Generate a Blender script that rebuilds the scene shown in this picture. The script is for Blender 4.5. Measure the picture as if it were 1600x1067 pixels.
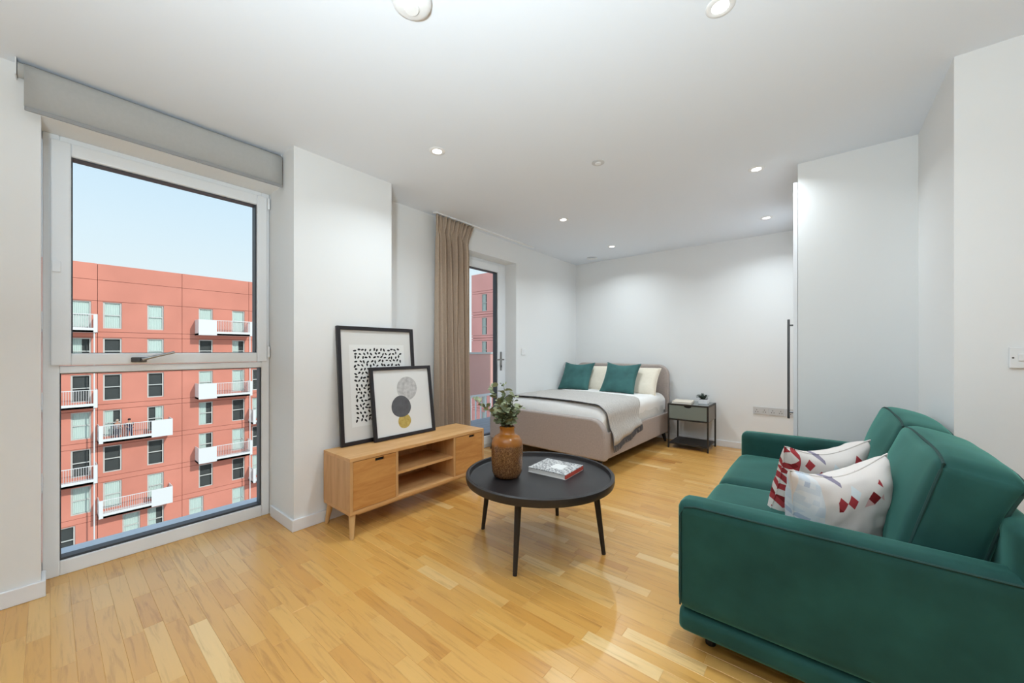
import bpy, bmesh, math, random
from math import sin, cos, pi, radians
from mathutils import Vector, Matrix, noise

random.seed(7)
SC = bpy.context.scene
COL = SC.collection
for o in list(bpy.data.objects):
    bpy.data.objects.remove(o)

# ------------------------------------------------------------------ camera
YAW = radians(39.125)
cd = bpy.data.cameras.new('camera')
cam = bpy.data.objects.new('camera', cd)
COL.objects.link(cam)
cam.location = (0, 0, 1.15)
cam.rotation_euler = (radians(90), 0, YAW)
cd.sensor_width = 36.0
cd.lens = 589.9 / 1600 * 36
cd.shift_y = 13.5 / 1600
cd.clip_start = 0.02
cd.clip_end = 500
SC.camera = cam

# ------------------------------------------------------------------ world, sun, exposure
SC.view_settings.view_transform = 'Standard'
SC.view_settings.look = 'None'
SC.view_settings.gamma = 1
SC.view_settings.use_curve_mapping = False
SC.view_settings.exposure = 0.0

w = bpy.data.worlds.new('sky')
SC.world = w
w.use_nodes = True
wn = w.node_tree.nodes
wl = w.node_tree.links
wn.clear()
wo = wn.new('ShaderNodeOutputWorld')
wb = wn.new('ShaderNodeBackground')
wt = wn.new('ShaderNodeTexCoord')
wsx = wn.new('ShaderNodeSeparateXYZ')
wr = wn.new('ShaderNodeValToRGB')
wl.new(wt.outputs['Generated'], wsx.inputs[0])
wl.new(wsx.outputs['Z'], wr.inputs[0])
wl.new(wr.outputs[0], wb.inputs[0])
wl.new(wb.outputs[0], wo.inputs[0])
e = wr.color_ramp.elements
e[0].position = 0.0
e[0].color = (0.88, 0.96, 1.0, 1)
e[1].position = 1.0
e[1].color = (0.50, 0.74, 1.05, 1)
m_ = e.new(0.14)
m_.color = (0.82, 0.94, 1.0, 1)
m_ = e.new(0.36)
m_.color = (0.64, 0.85, 1.03, 1)
wb.inputs[1].default_value = 1.0

sd = bpy.data.lights.new('sun', 'SUN')
sun = bpy.data.objects.new('sun', sd)
COL.objects.link(sun)
sd.energy = 2.3
sd.angle = radians(1.5)
sd.color = (1.0, 0.97, 0.93)
SUNV = Vector((1.0, 0.26, 0.62)).normalized()      # towards the sun: behind our building, a little up the street
sun.rotation_euler = SUNV.to_track_quat('Z', 'Y').to_euler()
sun.location = (20, 5, 30)

UPE, UPT = 57.0, 24.0   # added fill uplighter: power and forward tilt of its head (degrees)
H = 2.447            # ceiling height

# ------------------------------------------------------------------ materials
def lin(c):
    c /= 255.0
    return c / 12.92 if c <= 0.04045 else ((c + 0.055) / 1.055) ** 2.4

def C(r, g, b):
    return (lin(r), lin(g), lin(b), 1.0)

MATS = {}

def mat(name, col, rough=0.5, metal=0.0, **kw):
    if name in MATS:
        return MATS[name]
    m = bpy.data.materials.new(name)
    m.use_nodes = True
    b = m.node_tree.nodes['Principled BSDF']
    b.inputs['Base Color'].default_value = col
    b.inputs['Roughness'].default_value = rough
    b.inputs['Metallic'].default_value = metal
    for k, v in kw.items():
        b.inputs[k].default_value = v
    MATS[name] = m
    return m

def N(m, t, **kw):
    n = m.node_tree.nodes.new(t)
    for k, v in kw.items():
        setattr(n, k, v)
    return n

def L(m, a, b):
    m.node_tree.links.new(a, b)

def bsdf(m):
    return m.node_tree.nodes['Principled BSDF']

def ramp(m, fac, stops):
    r = N(m, 'ShaderNodeValToRGB')
    el = r.color_ramp.elements
    while len(el) < len(stops):
        el.new(0.5)
    for e_, (p, c) in zip(el, stops):
        e_.position = p
        e_.color = c
    L(m, fac, r.inputs[0])
    return r.outputs[0]

def noise_bump(m, scale, strength, dist=0.002, detail=4, coord='Object', stretch=None):
    tc = N(m, 'ShaderNodeTexCoord')
    nz = N(m, 'ShaderNodeTexNoise')
    nz.inputs['Scale'].default_value = scale
    nz.inputs['Detail'].default_value = detail
    src = tc.outputs[coord]
    if stretch:
        mp = N(m, 'ShaderNodeMapping')
        mp.inputs['Scale'].default_value = stretch
        L(m, src, mp.inputs[0])
        src = mp.outputs[0]
    L(m, src, nz.inputs['Vector'])
    bp = N(m, 'ShaderNodeBump')
    bp.inputs['Strength'].default_value = strength
    bp.inputs['Distance'].default_value = dist
    L(m, nz.outputs[0], bp.inputs['Height'])
    L(m, bp.outputs[0], bsdf(m).inputs['Normal'])
    return nz

def noise_color(m, scale, c0, c1, stretch=None, coord='Object', detail=5, lo=0.3, hi=0.7):
    tc = N(m, 'ShaderNodeTexCoord')
    nz = N(m, 'ShaderNodeTexNoise')
    nz.inputs['Scale'].default_value = scale
    nz.inputs['Detail'].default_value = detail
    src = tc.outputs[coord]
    if stretch:
        mp = N(m, 'ShaderNodeMapping')
        mp.inputs['Scale'].default_value = stretch
        L(m, src, mp.inputs[0])
        src = mp.outputs[0]
    L(m, src, nz.inputs['Vector'])
    L(m, ramp(m, nz.outputs[0], [(lo, c0), (hi, c1)]), bsdf(m).inputs['Base Color'])

M_WALL = mat('white_wall_paint', C(238, 238, 237), 0.85)
noise_bump(M_WALL, 220, 0.06, 0.001)
M_CEIL = mat('white_ceiling_paint', C(234, 239, 246), 0.9)
M_TRIM = mat('white_gloss_trim', C(240, 240, 242), 0.35)
M_UPVC = mat('white_window_frame', C(246, 249, 252), 0.35)
M_GASKET = mat('dark_gasket', C(62, 66, 72), 0.5)
M_CHROME = mat('brushed_metal', C(170, 170, 170), 0.3, 1.0)
M_DARKMETAL = mat('dark_metal', C(95, 96, 98), 0.35, 0.9)
M_PLASTIC = mat('white_plastic', C(238, 238, 238), 0.4)
M_HOLE = mat('dark_hole', C(30, 30, 30), 0.8)
M_BLACKWOOD = mat('black_stained_wood', C(36, 33, 34), 0.42)
noise_bump(M_BLACKWOOD, 30, 0.15, 0.001, stretch=(1, 12, 1))
M_BLACKLEG = mat('dark_leg', C(30, 26, 26), 0.5)

def glass_mat():
    m = bpy.data.materials.new('clear_glass')
    m.use_nodes = True
    nt = m.node_tree
    nt.nodes.clear()
    out = nt.nodes.new('ShaderNodeOutputMaterial')
    mx = nt.nodes.new('ShaderNodeMixShader')
    tr = nt.nodes.new('ShaderNodeBsdfTransparent')
    gl = nt.nodes.new('ShaderNodeBsdfGlossy')
    fr = nt.nodes.new('ShaderNodeFresnel')
    tr.inputs[0].default_value = (0.97, 0.985, 0.98, 1)
    gl.inputs['Roughness'].default_value = 0.0
    fr.inputs[0].default_value = 1.12
    nt.links.new(fr.outputs[0], mx.inputs[0])
    nt.links.new(tr.outputs[0], mx.inputs[1])
    nt.links.new(gl.outputs[0], mx.inputs[2])
    nt.links.new(mx.outputs[0], out.inputs[0])
    return m

M_GLASS = glass_mat()

def oak_floor():
    m = mat('oak_strip_floor', C(205, 160, 90), 0.31)
    b = bsdf(m)
    b.inputs['IOR'].default_value = 1.5
    b.inputs['Coat Weight'].default_value = 0.4
    b.inputs['Coat Roughness'].default_value = 0.24
    at = N(m, 'ShaderNodeAttribute', attribute_name='tint')
    ge = N(m, 'ShaderNodeNewGeometry')
    off = N(m, 'ShaderNodeVectorMath', operation='MULTIPLY_ADD')
    L(m, at.outputs['Color'], off.inputs[0])
    off.inputs[1].default_value = (37, 53, 11)
    L(m, ge.outputs['Position'], off.inputs[2])
    mp = N(m, 'ShaderNodeMapping')
    mp.inputs['Scale'].default_value = (2.2, 26, 1)
    L(m, off.outputs[0], mp.inputs[0])
    nz = N(m, 'ShaderNodeTexNoise')
    nz.inputs['Scale'].default_value = 1.6
    nz.inputs['Detail'].default_value = 7
    nz.inputs['Roughness'].default_value = 0.62
    nz.inputs['Distortion'].default_value = 0.6
    L(m, mp.outputs[0], nz.inputs['Vector'])
    base = ramp(m, at.outputs['Fac'], [(0.0, C(196, 134, 60)), (0.3, C(214, 157, 79)), (0.7, C(223, 171, 94)), (1.0, C(236, 197, 134))])
    grain = ramp(m, nz.outputs[0], [(0.30, (0.70, 0.62, 0.52, 1)), (0.48, (1, 1, 1, 1)), (0.75, (1.06, 1.04, 1.0, 1))])
    mx = N(m, 'ShaderNodeMix', data_type='RGBA', blend_type='MULTIPLY')
    mx.inputs[0].default_value = 0.8
    L(m, base, mx.inputs[6])
    L(m, grain, mx.inputs[7])
    L(m, mx.outputs[2], b.inputs['Base Color'])
    return m

M_FLOOR = oak_floor()

def oak(name, c0, c1, stretch, scale=3.0):
    m = mat(name, c0, 0.45)
    tc = N(m, 'ShaderNodeTexCoord')
    mp = N(m, 'ShaderNodeMapping')
    mp.inputs['Scale'].default_value = stretch
    L(m, tc.outputs['Object'], mp.inputs[0])
    nz = N(m, 'ShaderNodeTexNoise')
    nz.inputs['Scale'].default_value = scale
    nz.inputs['Detail'].default_value = 8
    nz.inputs['Roughness'].default_value = 0.6
    nz.inputs['Distortion'].default_value = 0.8
    L(m, mp.outputs[0], nz.inputs['Vector'])
    L(m, ramp(m, nz.outputs[0], [(0.3, c0), (0.7, c1)]), bsdf(m).inputs['Base Color'])
    return m

M_OAK_TOP = oak('oak_veneer_top', C(204, 150, 92), C(224, 176, 120), (6, 1, 6))
M_OAK_SIDE = oak('oak_veneer_side', C(196, 146, 92), C(216, 170, 118), (8, 8, 1))
M_OAK_FRONT = oak('oak_veneer_front', C(186, 122, 60), C(214, 158, 92), (1, 1.4, 9), 2.4)
M_OAK_LEG = mat('oak_leg', C(214, 172, 118), 0.5)

def velvet(name, c, sheen):
    m = mat(name, c, 0.75)
    b = bsdf(m)
    b.inputs['Sheen Weight'].default_value = 1.0
    b.inputs['Sheen Roughness'].default_value = 0.35
    b.inputs['Sheen Tint'].default_value = sheen
    b.inputs['Specular IOR Level'].default_value = 0.2
    noise_color(m, 7, tuple(x * 0.78 for x in c[:3]) + (1,), tuple(min(1, x * 1.2) for x in c[:3]) + (1,), detail=6)
    noise_bump(m, 500, 0.2, 0.0008)
    return m

M_VELVET = velvet('green_velvet', C(34, 76, 70), (0.22, 0.60, 0.50, 1))
M_PIPING = mat('green_piping', C(26, 62, 58), 0.8)
M_TEAL = velvet('teal_velvet', C(62, 104, 102), (0.35, 0.5, 0.48, 1))

def fabric(name, c, scale=600, var=0.06, bump=0.3):
    m = mat(name, c, 0.9)
    bsdf(m).inputs['Specular IOR Level'].default_value = 0.15
    noise_color(m, 60, tuple(x * (1 - var) for x in c[:3]) + (1,), tuple(min(1, x * (1 + var)) for x in c[:3]) + (1,))
    noise_bump(m, scale, bump, 0.001)
    return m

M_BED = fabric('taupe_upholstery', C(180, 167, 160))
M_CURTAIN = fabric('taupe_curtain', C(198, 178, 158))
M_BLIND = fabric('grey_blind', C(180, 180, 178), bump=0.1, var=0.02)
M_LINEN = fabric('white_linen', C(243, 240, 236), 300, 0.02, 0.15)
M_PILLOW = fabric('cream_cotton', C(242, 232, 214), 300, 0.03, 0.2)
M_MATTRESS = fabric('mattress', C(225, 222, 216))

def throw_mat():
    m = mat('grey_throw', C(172, 166, 158), 0.95)
    tc = N(m, 'ShaderNodeTexCoord')
    wv = N(m, 'ShaderNodeTexWave', wave_type='BANDS', bands_direction='Y')
    wv.inputs['Scale'].default_value = 14
    wv.inputs['Distortion'].default_value = 3
    wv.inputs['Detail'].default_value = 2
    wv.inputs['Detail Scale'].default_value = 3
    L(m, tc.outputs['Object'], wv.inputs['Vector'])
    L(m, ramp(m, wv.outputs[0], [(0.2, C(176, 171, 166)), (0.8, C(210, 204, 197))]), bsdf(m).inputs['Base Color'])
    noise_bump(m, 250, 0.5, 0.002)
    return m

M_THROW = throw_mat()
M_FRINGE = mat('charcoal_fringe', C(98, 98, 102), 0.95)

def vase_mat():
    m = mat('amber_glaze', C(150, 92, 38), 0.22)
    tc = N(m, 'ShaderNodeTexCoord')
    sp = N(m, 'ShaderNodeSeparateXYZ')
    L(m, tc.outputs['Object'], sp.inputs[0])
    nz = N(m, 'ShaderNodeTexNoise')
    nz.inputs['Scale'].default_value = 1.0
    nz.inputs['Detail'].default_value = 6
    mp = N(m, 'ShaderNodeMapping')
    mp.inputs['Scale'].default_value = (190, 190, 110)
    L(m, tc.outputs['Object'], mp.inputs[0])
    L(m, mp.outputs[0], nz.inputs['Vector'])
    speck = ramp(m, nz.outputs[0], [(0.36, C(84, 54, 32)), (0.5, C(122, 80, 46)), (0.68, C(158, 118, 76))])
    n2 = N(m, 'ShaderNodeTexNoise')
    n2.inputs['Scale'].default_value = 9
    L(m, tc.outputs['Object'], n2.inputs['Vector'])
    amber = ramp(m, n2.outputs[0], [(0.3, C(140, 80, 22)), (0.7, C(178, 112, 40))])
    # glaze boundary along the height with a ragged edge
    n3 = N(m, 'ShaderNodeTexNoise')
    n3.inputs['Scale'].default_value = 60
    L(m, tc.outputs['Object'], n3.inputs['Vector'])
    ad = N(m, 'ShaderNodeMath', operation='MULTIPLY_ADD')
    ad.inputs[1].default_value = 0.03
    L(m, n3.outputs[0], ad.inputs[0])
    L(m, sp.outputs['Z'], ad.inputs[2])
    mr = N(m, 'ShaderNodeMapRange')
    mr.inputs['From Min'].default_value = 0.205
    mr.inputs['From Max'].default_value = 0.217
    L(m, ad.outputs[0], mr.inputs['Value'])
    mx = N(m, 'ShaderNodeMix', data_type='RGBA')
    L(m, mr.outputs[0], mx.inputs[0])
    L(m, speck, mx.inputs[6])
    L(m, amber, mx.inputs[7])
    L(m, mx.outputs[2], bsdf(m).inputs['Base Color'])
    return m

M_VASE = vase_mat()
M_LEAF = mat('eucalyptus_leaf', C(112, 124, 88), 0.6)
noise_color(M_LEAF, 14, C(92, 108, 74), C(178, 180, 142))
M_STEM = mat('eucalyptus_stem', C(96, 92, 66), 0.7)
M_SUCC = mat('dark_succulent', C(48, 62, 50), 0.6)
M_FRAME = mat('black_picture_frame', C(34, 30, 34), 0.4)
M_PAPER = mat('white_art_paper', C(232, 231, 228), 0.8)
M_MATBOARD = mat('cream_mat_board', C(222, 220, 216), 0.85)
M_INK = mat('black_ink', C(24, 22, 24), 0.8)

def disc_mat(name, a, b, scale):
    m = mat(name, a, 0.85)
    noise_color(m, scale, a, b)
    return m

M_D1 = disc_mat('silver_print_disc', C(176, 174, 172), C(208, 206, 204), 40)
M_D2 = disc_mat('slate_print_disc', C(84, 84, 88), C(100, 100, 104), 20)
M_D3 = disc_mat('gold_print_disc', C(178, 150, 72), C(206, 182, 104), 50)

def facade_mat(name, c):
    m = mat(name, c, 0.85)
    tc = N(m, 'ShaderNodeTexCoord')
    nz = N(m, 'ShaderNodeTexNoise')
    nz.inputs['Scale'].default_value = 0.35
    nz.inputs['Detail'].default_value = 5
    ge = N(m, 'ShaderNodeNewGeometry')
    L(m, ge.outputs['Position'], nz.inputs['Vector'])
    L(m, ramp(m, nz.outputs[0], [(0.3, tuple(x * 0.9 for x in c[:3]) + (1,)), (0.7, tuple(min(1, x * 1.06) for x in c[:3]) + (1,))]), bsdf(m).inputs['Base Color'])
    bsdf(m).inputs['Specular IOR Level'].default_value = 0.2
    return m

M_FACADE = facade_mat('terracotta_panel', C(220, 144, 124))
M_JOINT = mat('dark_joint', C(150, 84, 70), 0.9)
M_FACADE2 = facade_mat('coral_panel', C(250, 182, 172))
M_BALC = mat('white_balcony_metal', C(232, 234, 232), 0.5)
M_PICKET = mat('picket_metal', C(214, 210, 208), 0.5)
M_FWIN = mat('pale_window_frame', C(205, 208, 202), 0.5)
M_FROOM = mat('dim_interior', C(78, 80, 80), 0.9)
M_FCURT = mat('pale_curtain', C(214, 226, 220), 0.9)
M_ASPH = mat('asphalt', C(165, 160, 156), 0.9)
M_DECK = mat('grey_decking', C(150, 152, 156), 0.7)
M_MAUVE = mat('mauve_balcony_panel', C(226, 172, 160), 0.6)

# ------------------------------------------------------------------ helpers
def link(o):
    COL.objects.link(o)
    return o

def setp(o, label=None, cat=None, group=None, kind=None):
    for k, v in (('label', label), ('category', cat), ('group', group), ('kind', kind)):
        if v:
            o[k] = v
    return o

def thing(name, label, cat, loc=(0, 0, 0), rotz=0.0, group=None, kind=None, rot=None):
    o = bpy.data.objects.new(name, None)
    o.empty_display_size = 0.1
    link(o)
    o.location = loc
    o.rotation_euler = rot if rot else (0, 0, rotz)
    return setp(o, label, cat, group, kind)

def tube_ring(p, d, r, seg, up=None):
    d = Vector(d).normalized()
    a = Vector((0, 0, 1)) if abs(d.z) < 0.9 else Vector((1, 0, 0))
    u = d.cross(a).normalized()
    v = d.cross(u).normalized()
    return [Vector(p) + u * (r * cos(2 * pi * i / seg)) + v * (r * sin(2 * pi * i / seg)) for i in range(seg)]

class MB:
    def __init__(s):
        s.v = []
        s.f = []
    def add(s, vs, fs):
        n = len(s.v)
        s.v += [tuple(x) for x in vs]
        s.f += [tuple(i + n for i in f) for f in fs]
        return s
    def box(s, x0, x1, y0, y1, z0, z1):
        vs = [(x, y, z) for x in (x0, x1) for y in (y0, y1) for z in (z0, z1)]
        return s.add(vs, [(0, 1, 3, 2), (4, 6, 7, 5), (0, 4, 5, 1), (2, 3, 7, 6), (0, 2, 6, 4), (1, 5, 7, 3)])
    def tube(s, pts, r, seg=10, r2=None):
        pts = [Vector(p) for p in pts]
        n = len(pts)
        vs = []
        fs = []
        for i, p in enumerate(pts):
            d = (pts[min(i + 1, n - 1)] - pts[max(i - 1, 0)])
            rr = r if r2 is None else r + (r2 - r) * i / (n - 1)
            if callable(r):
                rr = r(i / (n - 1))
            vs += tube_ring(p, d, rr, seg)
        for i in range(n - 1):
            for k in range(seg):
                a = i * seg + k
                b = i * seg + (k + 1) % seg
                fs.append((a, b, b + seg, a + seg))
        fs.append(tuple(range(seg))[::-1])
        fs.append(tuple((n - 1) * seg + k for k in range(seg)))
        return s.add(vs, fs)
    def lathe(s, prof, seg=32, c=(0, 0, 0), close=True):
        vs = []
        fs = []
        n = len(prof)
        for r, z in prof:
            for k in range(seg):
                a = 2 * pi * k / seg
                vs.append((c[0] + r * cos(a), c[1] + r * sin(a), c[2] + z))
        for i in range(n - 1):
            for k in range(seg):
                a = i * seg + k
                b = i * seg + (k + 1) % seg
                fs.append((a, b, b + seg, a + seg))
        if close:
            fs.append(tuple(range(seg))[::-1])
            fs.append(tuple((n - 1) * seg + k for k in range(seg)))
        return s.add(vs, fs)
    def prism(s, poly, axis, a0, a1):
        """poly: list of 2-D points; axis: 'x','y','z' is the extrusion axis"""
        n = len(poly)
        def P(p, a):
            return {'x': (a, p[0], p[1]), 'y': (p[0], a, p[1]), 'z': (p[0], p[1], a)}[axis]
        vs = [P(p, a0) for p in poly] + [P(p, a1) for p in poly]
        fs = [tuple(range(n))[::-1], tuple(range(n, 2 * n))]
        for i in range(n):
            j = (i + 1) % n
            fs.append((i, j, j + n, i + n))
        return s.add(vs, fs)
    def grid(s, nu, nv, fn, closed_u=False):
        vs = [fn(i / (nu - (0 if closed_u else 1)), j / (nv - 1)) for j in range(nv) for i in range(nu)]
        fs = []
        for j in range(nv - 1):
            for i in range(nu - (0 if closed_u else 1)):
                a = j * nu + i
                b = j * nu + (i + 1) % nu
                fs.append((a, b, b + nu, a + nu))
        return s.add(vs, fs)
    def build(s, name, m, parent=None, smooth=False, local=False, bev=0, seg=2, loc=None, rot=None, angle=40):
        me = bpy.data.meshes.new(name)
        off = Vector((0, 0, 0))
        if parent is not None and not local:
            q = parent
            while q is not None:
                off += Vector(q.location)
                q = q.parent
        me.from_pydata([tuple(Vector(p) - off) for p in s.v], [], s.f)
        bm = bmesh.new()
        bm.from_mesh(me)
        bmesh.ops.recalc_face_normals(bm, faces=bm.faces)
        bm.to_mesh(me)
        bm.free()
        me.materials.append(m)
        o = link(bpy.data.objects.new(name, me))
        if parent is not None:
            o.parent = parent
        if loc is not None:
            o.location = loc
        if rot is not None:
            o.rotation_euler = rot
        if smooth:
            for p in me.polygons:
                p.use_smooth = True
            if angle < 180:
                me.set_sharp_from_angle(angle=radians(angle))
        if bev:
            b = o.modifiers.new('bevel', 'BEVEL')
            b.width = bev
            b.segments = seg
            b.limit_method = 'ANGLE'
            b.angle_limit = radians(40)
        return o

def box(name, m, parent, x0, x1, y0, y1, z0, z1, bev=0, seg=2, **kw):
    return MB().box(x0, x1, y0, y1, z0, z1).build(name, m, parent, bev=bev, seg=seg, **kw)

def rbox(name, size, r, m, parent=None, loc=(0, 0, 0), rot=(0, 0, 0), bulge=(0, 0, 0), n=14, wr=0.0, wscale=5.0, seed=0, fn=None):
    """soft box centred on its origin: rounded edges (radius r), faces bulging by bulge, slight wrinkles"""
    bm = bmesh.new()
    bmesh.ops.create_cube(bm, size=2.0)
    bmesh.ops.subdivide_edges(bm, edges=bm.edges[:], cuts=n, use_grid_fill=True)
    hx, hy, hz = (s / 2 for s in size)
    hs = Vector((hx, hy, hz))
    rr = min(r, hx, hy, hz)
    for v in bm.verts:
        c = Vector(v.co)
        # denser near the edges
        q = Vector([math.copysign(1 - (1 - abs(t)) ** 1.35, t) if abs(t) < 1 else t for t in c])
        p = Vector((q.x * hx, q.y * hy, q.z * hz))
        core = Vector([max(-(h - rr), min(h - rr, t)) for h, t in zip(hs, p)])
        d = p - core
        if d.length > 1e-9:
            p = core + d.normalized() * rr
        u2 = [max(0.0, 1 - t * t) for t in q]
        sg = Vector([t / abs(t) if abs(t) > 1e-6 else 0 for t in q])
        p.x += sg.x * bulge[0] * u2[1] * u2[2] * abs(q.x) ** 2
        p.y += sg.y * bulge[1] * u2[0] * u2[2] * abs(q.y) ** 2
        p.z += sg.z * bulge[2] * u2[0] * u2[1] * abs(q.z) ** 2
        if wr:
            nv = noise.noise_vector(p * wscale + Vector((seed * 7.1, seed * 3.3, seed)))
            p += nv * wr
        if fn:
            p = Vector(fn(p, q))
        v.co = p
    me = bpy.data.meshes.new(name)
    bm.to_mesh(me)
    bm.free()
    for f in me.polygons:
        f.use_smooth = True
    me.materials.append(m)
    o = link(bpy.data.objects.new(name, me))
    if parent is not None:
        o.parent = parent
    o.location = loc
    o.rotation_euler = rot
    return o

def copy_tree(o, parent=None):
    c = o.copy()
    link(c)
    c.parent = parent
    for ch in [x for x in bpy.data.objects if x.parent == o]:
        copy_tree(ch, c)
    return c

def rrect(w0, w1, h0, h1, r, n=8, corners=(1, 1, 1, 1)):
    """rounded rectangle outline; corners: BL, BR, TR, TL"""
    pts = []
    for (cx, cy, a0, use) in ((w0 + r, h0 + r, pi, corners[0]), (w1 - r, h0 + r, 1.5 * pi, corners[1]), (w1 - r, h1 - r, 0, corners[2]), (w0 + r, h1 - r, 0.5 * pi, corners[3])):
        if use:
            pts += [(cx + r * cos(a0 + k / n * pi / 2), cy + r * sin(a0 + k / n * pi / 2)) for k in range(n + 1)]
        else:
            pts.append((cx + math.copysign(r, cos(a0 + pi / 4)), cy + math.copysign(r, sin(a0 + pi / 4))))
    return pts

def struct(name, mb, m, label=None, parent=None, **kw):
    o = mb.build(name, m, parent, **kw)
    if parent is None:
        setp(o, label, None, None, 'structure')
    return o

# ------------------------------------------------------------------ room shell
XW = -2.815      # wall around the window
XC = -2.585      # front of the column
XB = -2.88       # bedroom wall
YB = 5.09        # back wall
YN = -3.2        # wall behind the camera
XR = 2.3         # far right wall
T = 0.25

# floor substrate + strips
floor = struct('floor', MB().box(-3.3, XR + .2, YN - .2, YB + .2, -0.12, -0.012), mat('floor_underlay', C(90, 60, 30), 0.9), 'polished oak strip floor running towards the window wall')

def strip_mesh(name, x0, x1, y0, y1, tint):
    c = 0.0009
    vs = [(x0, y0, -.012), (x1, y0, -.012), (x1, y1, -.012), (x0, y1, -.012),
          (x0, y0, -c), (x1, y0, -c), (x1, y1, -c), (x0, y1, -c),
          (x0 + c, y0 + c, 0), (x1 - c, y0 + c, 0), (x1 - c, y1 - c, 0), (x0 + c, y1 - c, 0)]
    fs = [(8, 9, 10, 11)]
    for a, b in ((0, 1), (1, 2), (2, 3), (3, 0)):
        fs.append((a, b, b + 4, a + 4))
        fs.append((a + 4, b + 4, b + 8, a + 8))
    return vs, fs

def px(x, y, z=0.0):
    d = Vector((x, y, z - 1.15))
    f = Vector((-sin(YAW), cos(YAW), 0))
    r = Vector((cos(YAW), sin(YAW), 0))
    dep = d.dot(f)
    if dep < 0.2:
        return None
    return (800 + 589.9 * d.dot(r) / dep, 547 - 589.9 * d.z / dep, dep)

rf = random.Random(11)
strips = []
SW = 0.0605
y = YN
while y < YB:
    x = -3.05 - rf.random() * 0.5
    while x < XR:
        ln = rf.choice((0.26, 0.34, 0.42, 0.42, 0.5, 0.5, 0.62, 0.3))
        x1 = x + ln
        inside = not (x > 0.5 and y > 2.6) and not (x > -0.1 and y > 3.35)
        if x1 > -3.05 and inside:
            t = min(1, max(0, rf.gauss(0.5, 0.16)))
            if rf.random() < 0.02:
                t = 0.95
            strips.append([max(x, -3.05), min(x1, XR), y, min(y + SW, YB), t])
        x = x1
    y += SW
# one conspicuously pale strip in front of the table
def vis_area(s):
    c = px((s[0] + s[1]) / 2, (s[2] + s[3]) / 2)
    if c is None or not (-40 < c[0] < 1640 and c[1] < 1110):
        return 0
    return (s[1] - s[0]) * (s[3] - s[2]) * 1.15 / c[2] ** 3 * (0.15 if (s[0] > -0.42 and s[2] > 1.5) else 1)

strips.sort(key=vis_area, reverse=True)
best = min(strips[:300], key=lambda s: abs((s[0] + s[1]) / 2 + .7) + abs((s[2] + s[3]) / 2 - 1.393) * 2)
best[4] = 1.0

def tint_attr(me, vals):
    a = me.attributes.new('tint', 'FLOAT_COLOR', 'FACE')
    for i, v in enumerate(vals):
        a.data[i].color = (v, v, v, 1)

def raw_obj(name, vs, fs, m, parent):
    me = bpy.data.meshes.new(name)
    me.from_pydata(vs, [], fs)
    me.materials.append(m)
    o = link(bpy.data.objects.new(name, me))
    o.parent = parent
    return o

for s in strips[:300]:
    cx, cy = (s[0] + s[1]) / 2, (s[2] + s[3]) / 2
    vs, fs = strip_mesh('', s[0] - cx, s[1] - cx, s[2] - cy, s[3] - cy, s[4])
    o = raw_obj('floor_strip', vs, fs, M_FLOOR, floor)
    o.location = (cx, cy, 0)
    tint_attr(o.data, [s[4]] * len(fs))
VS, FS, TT = [], [], []
for s in strips[300:]:
    vs, fs = strip_mesh('', s[0], s[1], s[2], s[3], s[4])
    n0 = len(VS)
    VS += vs
    FS += [tuple(i + n0 for i in f) for f in fs]
    TT += [s[4]] * len(fs)
o = raw_obj('floor_strips', VS, FS, M_FLOOR, floor)
tint_attr(o.data, TT)
o['kind'] = 'stuff'

struct('ceiling', MB().box(-3.3, XR + .2, YN - .2, YB + .2, H, H + 0.25), M_CEIL, 'flat white ceiling')
# wall by the window, with openings for window_1 and window_added (unseen, added behind the camera to let in daylight)
WT = 2.243
W2 = (-2.3, -1.3)
mb = MB()
mb.box(-3.12, XW, -1.3, -0.02, 0, H)
mb.box(-3.12, XW, YN - .2, W2[0], 0, H)
mb.box(-3.12, XW, W2[0], W2[1], WT, H)
mb.box(-3.12, XW, -0.02, 0.985, WT, H)
struct('wall_left', mb, M_WALL, 'white wall around the tall window')
struct('wall_column', MB().box(-3.12, XC, 0.985, 1.69, 0, H), M_WALL, 'white boxed column beside the tall window')
DY0, DY1, DZ = 2.66, 3.62, 2.212
mb = MB()
mb.box(-3.12, XB, 1.69, DY0, 0, H)
mb.box(-3.12, XB, DY1, YB + .2, 0, H)
mb.box(-3.12, XB, DY0, DY1, DZ, H)
struct('wall_bedroom', mb, M_WALL, 'white wall with the balcony door and curtain')
struct('wall_back', MB().box(XB, XR, YB, YB + .2, 0, H), M_WALL, 'white wall behind the bed headboard')
mb = MB()
mb.prism([(-0.115, YB), (-0.115, 3.3), (0.463, 3.3), (0.463, 2.53), (XR, 2.53), (XR, YB)], 'z', 0, H)
struct('wall_right', mb, M_WALL, 'stepped white wall beside the sofa')
struct('wall_side', MB().box(XR, XR + .2, YN - .2, 2.53, 0, H), M_WALL, 'white side wall out of view')
struct('wall_rear', MB().box(-3.12, XR, YN - .2, YN, 0, H), M_WALL, 'white wall behind the camera')

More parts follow.
